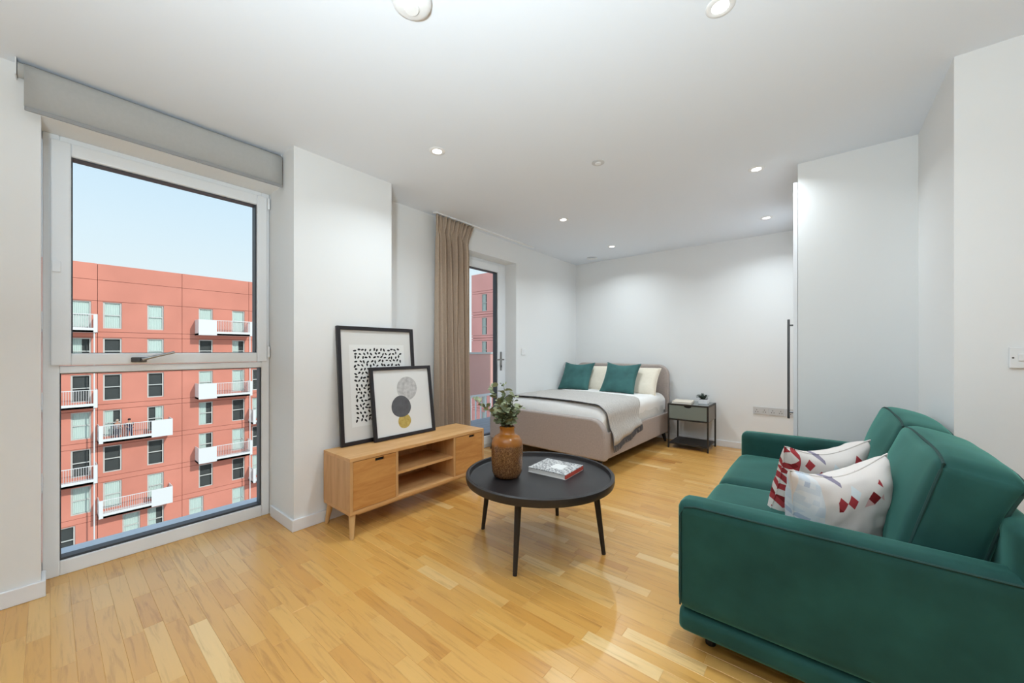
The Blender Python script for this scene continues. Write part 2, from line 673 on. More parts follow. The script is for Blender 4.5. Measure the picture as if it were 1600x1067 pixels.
BBH = 0.075
def bb(poly):
    return MB().prism(poly, 'z', 0.0, BBH)
t = 0.014
o = struct('baseboard_left', MB().box(XW, XW + t, YN, -0.006, 0.0005, BBH).box(-2.94, XW, -0.02, -0.006, 0.0005, BBH), M_TRIM, 'white baseboard left of the tall window', bev=.003)
o = struct('baseboard_column', MB().prism([(-2.95, .985), (-2.95, .971), (XC + t, .971), (XC + t, 1.704), (XB + t, 1.704), (XB + t, 1.69), (XC, 1.69), (XC, .985)], 'z', .0005, BBH), M_TRIM, 'white baseboard wrapping the column', bev=.003)
o = struct('baseboard_bedroom', MB().box(XB, XB + t, 1.704, DY0, .0005, BBH).box(XB, XB + t, DY1, YB - t, .0005, BBH), M_TRIM, 'white baseboard under the curtain wall', bev=.003)
o = struct('baseboard_back', MB().box(XB, -0.15, YB - t, YB, .0005, BBH), M_TRIM, 'white baseboard behind the bed', bev=.003)
o = struct('baseboard_right', MB().prism([(-.115, 3.3), (-.115, 3.286), (.449, 3.286), (.449, 2.516), (XR, 2.516), (XR, 2.53), (.463, 2.53), (.463, 3.3)], 'z', .0005, BBH), M_TRIM, 'white baseboard behind the sofa', bev=.003)

# ------------------------------------------------------------------ tall window
def frame_ring(mb, x0, x1, y0, y1, z0, z1, wl, wr, wb_, wt_):
    mb.box(x0, x1, y0, y0 + wl, z0, z1)
    mb.box(x0, x1, y1 - wr, y1, z0, z1)
    mb.box(x0, x1, y0 + wl, y1 - wr, z0, z0 + wb_)
    mb.box(x0, x1, y0 + wl, y1 - wr, z1 - wt_, z1)
    return mb

def make_window(name, label, y0):
    win = thing(name, label, None, (-3.0, y0, 0), kind='structure')
    def yy(v):
        return y0 + v
    # fixed outer frame: y -0.018..0.983 relative to y0=0
    f = MB()
    f.box(-3.09, -3.0, yy(-.018), yy(.038), 0, WT)
    f.box(-3.09, -3.0, yy(.936), yy(.983), 0, WT)
    f.box(-3.09, -3.0, yy(.038), yy(.936), 0, .074)
    f.box(-3.09, -3.0, yy(.038), yy(.936), 1.031, 1.068)
    f.box(-3.09, -3.0, yy(.038), yy(.936), 2.20, WT)
    f.build('window_frame', M_UPVC, win, bev=.004)
    s = frame_ring(MB(), -3.07, -2.985, yy(.008), yy(.966), 1.072, 2.215, .068, .06, .061, .067)
    s.build('opening_sash', M_UPVC, win, bev=.006)
    g = frame_ring(MB(), -3.062, -3.004, yy(.0758), yy(.9062), 1.1328, 2.1482, .006, .008, .003, .006)
    g.build('gasket', M_GASKET, win)
    g = frame_ring(MB(), -3.07, -3.012, yy(.0378), yy(.9362), .0738, 1.0312, .005, .009, .012, .005)
    g.build('gasket', M_GASKET, win)
    box('pane', M_GLASS, win, -3.048, -3.044, yy(.078), yy(.904), 1.135, 2.146)
    box('pane', M_GLASS, win, -3.055, -3.051, yy(.042), yy(.932), .080, 1.028)
    box('outer_sill', mat('grey_outer_sill', C(198, 206, 216), .4), win, -3.20, -3.091, yy(-.018), yy(.983), .03, .072)
    # handle on the bottom rail of the sash
    hy, hz = yy(.305), 1.098
    h = MB().box(-2.985, -2.972, hy - .012, hy + .052, hz - .016, hz + .012)
    ho = h.build('window_handle', M_DARKMETAL, win, bev=.004)
    MB().tube([(-2.972, hy + .034, hz), (-2.945, hy + .036, hz)], .010, 12).build('spindle', M_DARKMETAL, ho, smooth=True)
    MB().tube([(-2.945, hy + .03, hz - .001), (-2.940, hy + .075, hz + .014), (-2.935, hy + .165, hz + .040)], .0085, 10, .007).build('lever', M_CHROME, ho, smooth=True)
    for z in (1.10, 2.13):
        MB().tube([(-2.979, yy(.972), z), (-2.979, yy(.972), z + .075)], .0085, 10).build('hinge', M_UPVC, win, smooth=True)
    MB().box(-2.985, -2.974, yy(.012), yy(.042), 1.545, 1.60).build('lock_keep', M_UPVC, win, bev=.003)
    return win

make_window('window_1', 'tall white-framed window overlooking the red apartment block', 0.0)
make_window('window_added', 'tall white-framed window added unseen behind the camera for more daylight', W2[0] + .018)

# ------------------------------------------------------------------ balcony door
door = thing('door_1', 'white glazed balcony door beside the taupe curtain', None, (-3.05, DY0, 0), kind='structure')
frame_ring(MB(), -3.12, -3.05, DY0, DY1, 0, DZ, .045, .045, .04, .03).build('door_frame', M_UPVC, door, bev=.004)
frame_ring(MB(), -3.105, -3.035, DY0 + .048, DY1 - .048, .042, DZ - .032, .10, .11, .10, .085).build('door_leaf', M_UPVC, door, bev=.005)
frame_ring(MB(), -3.10, -3.05, DY0 + .1478, DY1 - .1578, .142, DZ - .1168, .010, .022, .012, .010).build('gasket', M_GASKET, door)
box('pane', M_GLASS, door, -3.078, -3.074, DY0 + .15, DY1 - .16, .145, DZ - .12)
hp = MB().box(-3.035, -3.025, 3.495, 3.527, .90, 1.13).build('handle_plate', M_CHROME, door, bev=.004)
MB().tube([(-3.03, 3.511, 1.035), (-2.985, 3.511, 1.035), (-2.98, 3.50, 1.035), (-2.98, 3.385, 1.035)], .009, 10).build('lever', M_CHROME, hp, smooth=True)
MB().box(-3.026, -3.020, 3.503, 3.519, .94, .965).build('lock_barrel', M_DARKMETAL, hp)

# ------------------------------------------------------------------ built-in wardrobe
wd = thing('wardrobe', 'white built-in wardrobe with tall flush doors seen edge-on', 'wardrobe', (-.13, 3.3, 0))
for i, (a, b) in enumerate(((3.305, 3.90), (3.903, 4.49), (4.493, 5.07))):
    d = box('door', M_TRIM, wd, -.141, -.117, a, b, .03, 2.325, bev=.002)
    hy = a + .09
    if i:
        continue
    hb = MB()
    hb.tube([(-.172, hy, .655), (-.172, hy, 1.372)], .008, 10)
    hb.tube([(-.141, hy, .70), (-.172, hy, .70)], .006, 8)
    hb.tube([(-.141, hy, 1.33), (-.172, hy, 1.33)], .006, 8)
    hb.build('handle', M_DARKMETAL, d, smooth=True)

# ------------------------------------------------------------------ ceiling fittings
def downlight(x, y, label, power=3.0):
    t_ = thing('downlight', label, 'downlight', (x, y, H), group='recessed ceiling downlights')
    MB().lathe([(.030, 0), (.030, -.004), (.036, -.006), (.047, -.0055), (.051, -.002), (.051, 0)], 32, (x, y, H), close=False).build('trim_ring', M_PLASTIC, t_, smooth=True)
    lens = MB().lathe([(.0305, -.0005), (.0305, -.003), (.015, -.0036), (.0001, -.0038)], 24, (x, y, H), close=False).build('lens', M_LENS, t_, smooth=True)
    ld = bpy.data.lights.new('downlight_lamp', 'AREA')
    ld.shape = 'DISK'
    ld.size = .06
    ld.spread = radians(142)
    ld.energy = power
    ld.color = (0.83, 0.935, 1.0)
    lo = link(bpy.data.objects.new('lamp', ld))
    lo.parent = t_
    lo.location = (0, 0, -.008)
    return t_

M_LENS = mat('lit_lens', C(255, 252, 244), 0.4)
bsdf(M_LENS).inputs['Emission Color'].default_value = (1, .97, .92, 1)
bsdf(M_LENS).inputs['Emission Strength'].default_value = 6.0

DLP = 6.9
downlight(-1.93, 1.60, 'lit downlight in the ceiling closest to the boxed column', DLP)
downlight(-1.97, 3.23, 'lit downlight in the ceiling near the end of the curtain track', DLP)
downlight(-2.01, 4.45, 'lit downlight in the ceiling over the bed pillows', DLP)
downlight(-.289, 1.60, 'lit downlight cut by the top edge of the picture', DLP)
downlight(-.348, 3.20, 'lit downlight in the ceiling beside the wardrobe top corner', DLP)
downlight(-.40, 4.44, 'lit downlight in the ceiling between nightstand and wardrobe doors', DLP)
for x_, y_, w_ in ((-.9, -.9, 'between the two tall windows'), (.9, -.9, 'near the rear wall'), (1.3, .6, 'close to the side wall')):  # unseen downlights added to brighten the room from behind
    downlight(x_, y_, 'added fill downlight behind the camera ' + w_, DLP)

sm = thing('smoke_detector', 'round white smoke detector cut by the top edge of the picture', 'smoke detector', (-1.165, .845, H))
MB().lathe([(.072, 0), (.073, -.012), (.066, -.028), (.05, -.036), (.0001, -.037)], 40, (-1.165, .845, H), close=False).build('housing', M_PLASTIC, sm, smooth=True, angle=50)
MB().lathe([(.028, -.034), (.028, -.042), (.024, -.046), (.0001, -.047)], 28, (-1.165, .845, H), close=False).build('sensor_cap', M_PLASTIC, sm, smooth=True, angle=40)
sp = thing('sprinkler_cover', 'small flat round grey sprinkler cover in the middle of the ceiling', 'sprinkler cover', (-1.185, 2.40, H))
MB().lathe([(.043, 0), (.043, -.004), (.038, -.006), (.0001, -.006)], 32, (-1.185, 2.40, H), close=False).build('rim_plate', mat('pale_grey_plastic', C(205, 205, 205), .5), sp, smooth=True, angle=40)
MB().lathe([(.02, -.006), (.02, -.011), (.0001, -.012)], 24, (-1.185, 2.40, H), close=False).build('centre_disc', M_PLASTIC, sp, smooth=True, angle=40)
vt = thing('ceiling_vent', 'small round white ceiling vent close to the back corner', 'vent', (-2.48, 4.83, H))
MB().lathe([(.055, 0), (.06, -.006), (.072, -.01), (.072, 0)], 36, (-2.48, 4.83, H), close=False).build('outer_ring', M_PLASTIC, vt, smooth=True, angle=40)
MB().lathe([(.0001, -.020), (.046, -.018), (.048, -.012), (.0001, -.006)], 36, (-2.48, 4.83, H), close=False).build('valve_disc', M_PLASTIC, vt, smooth=True, angle=40)

# unseen lamp added behind the camera, its tilted head bounces fill off the ceiling
UX, UY = -.12, -.42
tl = thing('added_uplighter', 'slim black uplighter added unseen behind the camera to bounce light', 'added fill lamp', (UX, UY, 0))
MB().lathe([(.13, 0.001), (.13, .015), (.02, .03), (.0001, .03)], 32, (UX, UY, 0), close=False).build('base', M_BLACKLEG, tl, smooth=True)
MB().tube([(UX, UY, .02), (UX, UY, .98)], .012, 12).build('pole', M_BLACKLEG, tl, smooth=True)
hd_ = MB().lathe([(.02, -.10), (.09, -.06), (.15, .03), (.145, .03), (.085, -.05), (.0001, -.07)], 32, (0, 0, 0), close=False).build('bowl', M_BLACKLEG, tl, local=True, smooth=True, loc=(0, 0, 1.08))
hd_.rotation_euler = (radians(-UPT), 0, radians(22))
ld = bpy.data.lights.new('added_uplighter_bulb', 'AREA')
ld.shape = 'DISK'
ld.size = .25
ld.energy = UPE
ld.color = (0.78, 0.925, 1.0)
ld.spread = radians(150)
lo = link(bpy.data.objects.new('bulb', ld))
lo.parent = hd_
lo.location = (0, 0, .02)
lo.rotation_euler = (pi, 0, 0)

# ------------------------------------------------------------------ roller blind
rb = thing('roller_blind', 'grey roller blind rolled up above the tall window', 'blind', (-2.77, .45, 2.22))
def blind_profile():
    cx, cz, r = -2.772, 2.401, .034
    pts = [(cx + r * cos(a), cz + r * sin(a)) for a in [radians(d) for d in range(170, -1, -10)]]
    pts.append((cx + r, 2.235))
    return pts
bp_ = blind_profile()
mb = MB()
mb.grid(len(bp_), 14, lambda u, v: (bp_[round(u * (len(bp_) - 1))][0] + (.0012 * sin(v * 40)), -.067 + v * (.972 + .067), bp_[round(u * (len(bp_) - 1))][1]))
o = mb.build('blind_fabric', M_BLIND, rb, smooth=True, angle=60)
sol = o.modifiers.new('solid', 'SOLIDIFY')
sol.thickness = .002
MB().tube([(-2.772, -.085, 2.401), (-2.772, .975, 2.401)], .0315, 24).build('roller_tube', M_BLIND, rb, smooth=True)
MB().box(-2.744, -2.734, -.066, .971, 2.217, 2.236).build('bottom_bar', mat('blind_bar', C(150, 150, 150), .6), rb, bev=.003)
MB().box(XW, -2.75, -.092, -.088, 2.37, H - .001).build('bracket', M_PLASTIC, rb)
MB().box(XW, -2.76, .976, .980, 2.385, H - .001).build('bracket', M_PLASTIC, rb)

# ------------------------------------------------------------------ curtain
ct = thing('curtain', 'floor-length taupe pleated curtain drawn open beside the balcony door', 'curtain', (-2.79, 2.51, 0))
Z0, Z1 = .012, 2.425
def curt(u, v):
    z = Z0 + (Z1 - Z0) * v
    y0_, y1_ = 2.295, 2.735
    if z > 2.30:
        k = (z - 2.30) / .125
        y0_ -= .004 * k
        y1_ += .055 * k
    elif z > 2.15:
        k = (z - 2.15) / .15
        y1_ -= .012 * sin(k * pi)
    ycen = y0_ + (y1_ - y0_) * u
    ph = u * 6.0 * 2 * pi
    amp = .060 * (1 - .35 * v)
    fold = amp * (sin(ph + .6 * sin(v * 2.2 + u * 3)) + .35 * sin(2.3 * ph + v * 2 + 1.2))
    k = min(1, max(0, (z - 2.22) / .10))
    ruffle = .016 * sin(u * 22 * 2 * pi) + .018 * sin(u * 9 * 2 * pi + 1)
    x = -2.792 + fold * (1 - .85 * k) + ruffle * k
    y = ycen + .012 * cos(ph * 1.0 + v) * (1 - k)
    return (x, y, z)
mb = MB()
mb.grid(220, 50, curt)
o = mb.build('pleated_cloth', M_CURTAIN, ct, smooth=True, angle=180)
s = o.modifiers.new('solid', 'SOLIDIFY')
s.thickness = .003
tk = thing('curtain_track', 'thin white ceiling curtain track above the balcony door', 'curtain track', (-2.79, 3.05, H))
MB().box(-2.806, -2.776, 2.28, 3.844, H - .014, H - .0005).build('rail', M_PLASTIC, tk, bev=.002)
MB().box(-2.808, -2.774, 3.844, 3.852, H - .016, H - .0005).build('end_stop', M_PLASTIC, tk)

# ------------------------------------------------------------------ switches and sockets
sw = thing('light_switch', 'white double light switch on the right-hand wall', 'light switch', (.686, 2.53, 1.118))
MB().box(.613, .759, 2.519, 2.53, 1.075, 1.161).build('plate', M_PLASTIC, sw, bev=.003)
for cx in (.648, .712):
    MB().box(cx - .012, cx + .014, 2.515, 2.52, 1.105, 1.135).build('rocker', M_PLASTIC, sw, bev=.002)
MB().tube([(.6225, 2.5185, 1.118), (.6225, 2.52, 1.118)], .0035, 10).build('screw', M_DARKMETAL, sw)
s2 = thing('wall_switch', 'small square white switch beside the balcony door reveal', 'light switch', (XB, 3.765, 1.13))
MB().box(XB, XB + .009, 3.725, 3.805, 1.09, 1.17).build('plate', M_PLASTIC, s2, bev=.002)
MB().box(XB + .009, XB + .012, 3.753, 3.777, 1.112, 1.148).build('rocker', M_PLASTIC, s2, bev=.001)
for i, x0 in enumerate((-.585, -.435, -.285)):
    so = thing('socket_plate', ('grey double wall socket plate nearest the nightstand', 'grey double wall socket plate, middle one of the three', 'grey double wall socket plate nearest the wardrobe handle')[i], 'socket', (x0 + .07, YB, .465), group='sockets on the back wall')
    MB().box(x0, x0 + .144, YB - .010, YB, .425, .508).build('plate', mat('grey_socket', C(205, 205, 205), .4), so, bev=.003)
    for q in (.036, .108):
        for dx, dz in ((-.011, -.008), (.011, -.008), (0, .014)):
            MB().box(x0 + q + dx - .0035, x0 + q + dx + .0035, YB - .0112, YB - .0095, .462 + dz - .004, .462 + dz + .004).build('pin_hole', M_HOLE, so)

# ------------------------------------------------------------------ TV unit
tx0, tx1, ty0, ty1, tz0, tz1 = -2.545, -2.2, 1.152, 2.327, .125, .49
tv = thing('tv_unit', 'low oak media unit with two doors and open shelves', 'media unit', (-2.37, 1.74, 0))
box('top_panel', M_OAK_TOP, tv, tx0, tx1, ty0, ty1, tz1 - .022, tz1, bev=.002)
box('base_panel', M_OAK_TOP, tv, tx0, tx1, ty0, ty1, tz0 + .018, tz0 + .04, bev=.002)
box('side_panel', M_OAK_SIDE, tv, tx0, tx1, ty0, ty0 + .02, tz0 + .04, tz1 - .022)
box('side_panel', M_OAK_SIDE, tv, tx0, tx1, ty1 - .02, ty1, tz0 + .04, tz1 - .022)
box('back_panel', M_OAK_SIDE, tv, tx0, tx0 + .008, ty0 + .02, ty1 - .02, tz0 + .04, tz1 - .022)
dv0, dv1 = 1.474, 2.008
box('divider', M_OAK_SIDE, tv, tx0 + .008, tx1 - .002, dv0, dv0 + .018, tz0 + .04, tz1 - .022)
box('divider', M_OAK_SIDE, tv, tx0 + .008, tx1 - .002, dv1 - .018, dv1, tz0 + .04, tz1 - .022)
box('shelf', M_OAK_TOP, tv, tx0 + .008, tx1 - .015, dv0 + .018, dv1 - .018, .308, .326)
def tv_door(a, b):
    zz0, zz1 = tz0 + .043, tz1 - .025
    m_y = (a + b) / 2 + .03
    hw, hh = .032, .026
    poly = [(a, zz0), (b, zz0), (b, zz1), (m_y + hw, zz1), (m_y + hw, zz1 - hh), (m_y - hw, zz1 - hh), (m_y - hw, zz1), (a, zz1)]
    mb_ = MB()
    for (p0, p1, q0, q1) in ((a, m_y - hw, zz0, zz1), (m_y + hw, b, zz0, zz1), (m_y - hw, m_y + hw, zz0, zz1 - hh), (m_y - hw, m_y + hw, zz1 - .006, zz1)):
        mb_.box(tx1 - .019, tx1 - .001, p0, p1, q0, q1)
    d_ = mb_.build('door', M_OAK_FRONT, tv)
    MB().box(tx1 - .018, tx1 - .015, m_y - hw, m_y + hw, zz1 - hh, zz1 - .006).build('grip_slot', M_HOLE, d_)
tv_door(ty0 + .022, dv0 - .002)
tv_door(dv1 + .002, ty1 - .022)
# tapered splayed legs and the under-frame
frame_r = MB()
frame_r.box(tx1 - .05, tx1 - .025, ty0 + .06, ty1 - .06, tz0, tz0 + .018)
frame_r.box(tx0 + .03, tx0 + .055, ty0 + .06, ty1 - .06, tz0, tz0 + .018)
frame_r.box(tx0 + .055, tx1 - .05, ty0 + .02, ty0 + .045, tz0, tz0 + .018)
frame_r.build('under_frame', M_OAK_LEG, tv)
for lx, ly, ex, ey in ((tx1 - .03, ty0 + .03, tx1 + .0, ty0 + .012), (tx0 + .035, ty0 + .03, tx0 + .0, ty0 + .02), (tx1 - .03, ty1 - .03, tx1, ty1 - .005), (tx0 + .035, ty1 - .03, tx0, ty1 - .005)):
    MB().tube([(lx, ly, tz0 + .018), (ex, ey, 0.0)], .021, 14, .011).build('leg', M_OAK_LEG, tv, smooth=True, angle=50)

# ------------------------------------------------------------------ framed prints on the media unit
def print_frame(name, label, w_, h_, bw, xb, yc, tilt, zb):
    """frame facing +x, leaning back against the wall; local x = out of the picture"""
    f = thing(name, label, 'framed print', (xb, yc, zb), rot=(0, tilt, 0))
    mb_ = MB()
    mb_.box(0, .022, -w_ / 2, -w_ / 2 + bw, 0, h_)
    mb_.box(0, .022, w_ / 2 - bw, w_ / 2, 0, h_)
    mb_.box(0, .022, -w_ / 2 + bw, w_ / 2 - bw, 0, bw)
    mb_.box(0, .022, -w_ / 2 + bw, w_ / 2 - bw, h_ - bw, h_)
    mb_.build('frame', M_FRAME, f, local=True, bev=.002)
    MB().box(.003, .008, -w_ / 2 + bw, w_ / 2 - bw, bw, h_ - bw).build('backing_sheet', M_MATBOARD if h_ > .7 else M_PAPER, f, local=True)
    return f

bigf = print_frame('framed_print', 'large black-framed print of small black flecks leaning on the column', .625, .83, .026, -2.515, 1.560, radians(-4.8), .4908)
MB().box(.008, .0085, -.225, .225, .12, .70).build('print_sheet', M_PAPER, bigf, local=True)
rk = random.Random(3)
mb = MB()
nx, nz = 13, 19
for i in range(nx):
    for j in range(nz):
        cy = -.195 + .39 * (i + .5) / nx + rk.uniform(-.006, .006) + (.006 if j % 2 else -.006)
        cz = .145 + .53 * (j + .5) / nz + rk.uniform(-.006, .006)
        a = rk.uniform(0, pi)
        l, b = rk.uniform(.0105, .0138), rk.uniform(.0058, .0074)
        pts = []
        for k in range(10):
            q = 2 * pi * k / 10
            u, v = l * cos(q), b * sin(q) * (1 + .2 * cos(q))
            pts.append((cy + u * cos(a) - v * sin(a), cz + u * sin(a) + v * cos(a)))
        mb.prism(pts, 'x', .0085, .0089)
mb.build('printed_flecks', M_INK, bigf, local=True)
smf = print_frame('framed_print', 'smaller black-framed print of grey and gold discs in front', .545, .535, .024, -2.463, 1.737, radians(-7.8), .4912)
def disc(cy, cz, r, x0, x1, m, nm, wob=0.0, sd_=0):
    pts = []
    for k in range(48):
        a = 2 * pi * k / 48
        rr = r * (1 + wob * sin(2 * a + sd_) + wob * .6 * sin(3 * a + 1 + sd_))
        pts.append((cy + rr * cos(a), cz + rr * sin(a)))
    MB().prism(pts, 'x', x0, x1).build(nm, m, smf, local=True)
disc(.038, .362, .0915, .008, .0083, M_D1, 'printed_disc_silver', .006)
disc(-.006, .116, .056, .008, .0083, M_D3, 'printed_disc_gold', .02, 1)
disc(-.026, .228, .084, .0083, .0086, M_D2, 'printed_disc_slate', .03, 2)

# ------------------------------------------------------------------ coffee table
tcx, tcy = -1.31, 1.872
tb = thing('coffee_table', 'round black coffee table with raised rim and four slim legs', 'coffee table', (tcx, tcy, 0))
R = .44
MB().lathe([(.0001, .392), (.405, .392), (.414, .398), (.420, .420), (.428, .423), (R, .418), (R + .001, .395), (R - .004, .378), (.40, .374), (.0001, .374)], 96, (tcx, tcy, 0), close=False).build('tray_top', M_BLACKWOOD, tb, smooth=True, angle=40)
for k in range(4):
    a = radians(16 + 90 * k - 90)
    MB().tube([(tcx + .335 * cos(a), tcy + .335 * sin(a), .376), (tcx + .383 * cos(a), tcy + .383 * sin(a), 0)], .019, 16, .0115).build('leg', M_BLACKLEG, tb, smooth=True, angle=50)
TZ = .392

# vase with eucalyptus
vx, vy = -1.455, 1.742
va = thing('vase', 'amber brown glazed bottle vase with speckled lower body', 'vase', (vx, vy, TZ))
prof = [(.0001, 0), (.062, 0), (.078, .008), (.090, .035), (.094, .08), (.095, .15), (.094, .19), (.088, .222), (.072, .246), (.052, .256), (.045, .262), (.0435, .285), (.046, .297), (.0465, .301), (.043, .302), (.040, .297), (.039, .262), (.07, .23), (.085, .18), (.085, .05), (.0001, .02)]
MB().lathe(prof, 56, (vx, vy, TZ), close=False).build('body', M_VASE, va, smooth=True, angle=60)

eu = thing('eucalyptus_bunch', 'bunch of grey-green eucalyptus sprigs standing in the amber vase', 'plant', (vx, vy, TZ + .27))
rl = random.Random(5)
def leaf_pts(base, d, nrm, ln, wd):
    d = d.normalized()
    s_ = d.cross(nrm).normalized()
    n_ = s_.cross(d)
    vs = []
    prof_ = [(0, 0), (.25, .38), (.55, .5), (.85, .34), (1, 0)]
    for t_, w_ in prof_:
        c_ = base + d * (ln * t_) + n_ * (ln * .14 * sin(t_ * pi))
        vs.append(c_ + s_ * (wd * w_) + n_ * (.12 * wd * w_))
        vs.append(c_)
        vs.append(c_ - s_ * (wd * w_) + n_ * (.12 * wd * w_))
    fs = []
    for i in range(4):
        for k in range(2):
            a = i * 3 + k
            fs.append((a, a + 1, a + 4, a + 3))
    return vs, fs
CR = Vector((cos(YAW), sin(YAW), 0))        # to the right along the table
CF = Vector((-sin(YAW), cos(YAW), 0))
sprigs = [(-.19, .15, .02), (-.09, .235, -.03), (-.02, .235, .04), (.045, .17, .05), (.075, .115, -.04), (.0, .15, -.08), (-.09, .10, .06), (-.02, .10, -.06), (.05, .09, .06), (-.06, .15, .0)]
for si, (sx, sz, sf) in enumerate(sprigs):
    b0 = Vector((vx, vy, TZ + .20))
    b1 = Vector((vx, vy, TZ + .30)) + CR * (sx * .15) + CF * (sf * .2)
    tip = Vector((vx, vy, TZ + .30)) + CR * sx + CF * sf + Vector((0, 0, sz))
    ctrl = b1 + Vector((0, 0, sz * .55)) + CR * (sx * .25)
    pts = [b0]
    for k in range(11):
        t_ = k / 10
        pts.append(b1 * (1 - t_) ** 2 + ctrl * (2 * t_ * (1 - t_)) + tip * t_ ** 2)
    st = MB().tube(pts, .0022, 6, .0011).build('stem', M_STEM, eu, smooth=True)
    lm = MB()
    for k in range(2, 12):
        p = pts[k]
        dd = (pts[min(k + 1, 11)] - pts[k - 1]).normalized()
        for rep in range(3):
            a = rl.uniform(0, 2 * pi)
            side = Vector((cos(a), sin(a), rl.uniform(-.5, .6)))
            d_ = (dd * .35 + side).normalized()
            ln = rl.uniform(.030, .050)
            vs, fs = leaf_pts(p + d_ * .004, d_, Vector((rl.uniform(-1, 1), rl.uniform(-1, 1), 1)).normalized(), ln, ln * rl.uniform(.6, .85))
            lm.add(vs, fs)
    lo_ = lm.build('leaves', M_LEAF, st, smooth=True, angle=180)
    lo_['kind'] = 'stuff'

# book on the table
def cover_mat():
    m = mat('patterned_cover', C(150, 150, 150), .5)
    tc = N(m, 'ShaderNodeTexCoord')
    vo = N(m, 'ShaderNodeTexVoronoi')
    vo.inputs['Scale'].default_value = 70
    L(m, tc.outputs['Object'], vo.inputs['Vector'])
    L(m, ramp(m, vo.outputs['Distance'], [(0.25, C(90, 90, 94)), (0.6, C(205, 204, 202))]), bsdf(m).inputs['Base Color'])
    return m
bk = thing('table_book', 'grey patterned hardback with white label and red edge on the table', 'book', (-1.281, 2.012, TZ), rotz=radians(3))
MB().box(-.132, .130, -.116, .116, .0005, .004).build('back_cover', M_PAPER, bk, local=True)
MB().box(-.130, .124, -.114, .114, .004, .027).build('page_block', mat('page_edges', C(236, 232, 226), .9), bk, local=True)
MB().box(-.132, .130, -.116, .116, .027, .031).build('front_cover', cover_mat(), bk, local=True)
MB().box(.1242, .131, -.116, .116, .004, .027).build('red_edge', mat('red_book_edge', C(200, 74, 56), .6), bk, local=True)
MB().box(-.02, .062, -.045, .045, .031, .0316).build('title_label', M_PAPER, bk, local=True)

# ------------------------------------------------------------------ bed
bed = thing('bed', 'taupe upholstered double bed with rounded headboard and footboard', 'bed', (-2.237, 3.235, 0), rotz=radians(-2.2))
def upholstered(nm, w_, y0_, y1_, z0_, z1_, r_, left=0.0):
    pts = rrect(-w_ / 2 - left, w_ / 2, z0_, z1_, r_, 10, (0, 0, 1, 1))
    o_ = MB().prism(pts, 'y', y0_, y1_).build(nm, M_BED, bed, local=True, smooth=True, angle=35, bev=.018, seg=4)
    return o_
upholstered('footboard', 1.44, 0, .075, .125, .505, .15, .04)
upholstered('headboard', 1.38, 1.755, 1.815, .10, .965, .14)
for s_ in (-1, 1):
    a, b = sorted((s_ * .665, s_ * .698))
    MB().box(a, b, .07, 1.757, .125, .37).build('side_rail', M_BED, bed, local=True, bev=.012, seg=3)
MB().box(-.66, .66, .08, 1.755, .2, .26).build('slat_base', M_BLACKLEG, bed, local=True)
rbox('mattress', (1.32, 1.665, .26), .05, M_MATTRESS, bed, loc=(0, .92, .392), n=8)
for lx, ly in ((-.70, .05), (.64, .06), (-.60, 1.70), (.635, 1.70)):
    ex = lx + (.03 if lx > 0 else -.03)
    ey = ly - .05 if ly < 1 else ly + .02
    MB().tube([(lx, ly, .126), (ex, ey, 0)], .027, 14, .014).build('leg', M_BLACKLEG, bed, local=True, smooth=True, angle=50)
BR = bed.rotation_euler.z

# duvet and throw share one cross-section
def prof_pts(off, right_drop):
    """outline over the mattress from left to right: (x, z) list"""
    p = [(-.658 - off, .40), (-.66 - off, .48)]
    r_ = .10 + off
    for k in range(9):
        a = pi - k / 8 * pi / 2
        p.append((-.56 + r_ * cos(a), .505 + r_ * sin(a)))
    for k in range(1, 12):
        x_ = -.56 + 1.12 * k / 12
        p.append((x_, .605 + off + .012 * sin(pi * k / 12)))
    for k in range(9):
        a = pi / 2 - k / 8 * pi / 2
        p.append((.56 + r_ * cos(a), .505 + r_ * sin(a)))
    if right_drop:
        p += [(.66 + off + .004, .46), (.67 + off, .41), (.715, .372), (.722, .33), (.722, right_drop)]
    else:
        p += [(.66 + off, .48), (.658 + off, .40)]
    return p

dvt = thing('duvet', 'smooth white duvet covering the bed', 'duvet', bed.location, rotz=BR)
PD = prof_pts(0, None)
def dfn(u, v):
    x_, z_ = PD[round(u * (len(PD) - 1))]
    y_ = .085 + 1.64 * v
    k = min(1, v / .07)
    e_ = math.sqrt(max(0, 1 - (1 - k) ** 2))
    z_ = .40 + (z_ - .40) * (.45 + .55 * e_)
    x_ *= .985 + .015 * e_
    n_ = noise.noise(Vector((x_ * 5, y_ * 4, z_ * 5))) * .006 + noise.noise(Vector((x_ * 14, y_ * 9, z_ * 12))) * .003
    if abs(x_) > .57:
        n_ += .006 * sin(y_ * 32 + 3 * sin(y_ * 7)) * max(0, (y_ - .9))
        x_ += math.copysign(max(0, n_), x_) * .5
    return (x_, y_, z_ + n_)
mb = MB()
mb.grid(len(PD), 60, dfn)
n0 = len(PD)
mb.f.append(tuple(range(n0)))
mb.f.append(tuple(59 * n0 + k for k in range(n0))[::-1])
mb.build('cover', M_LINEN, dvt, local=True, smooth=True, angle=60)

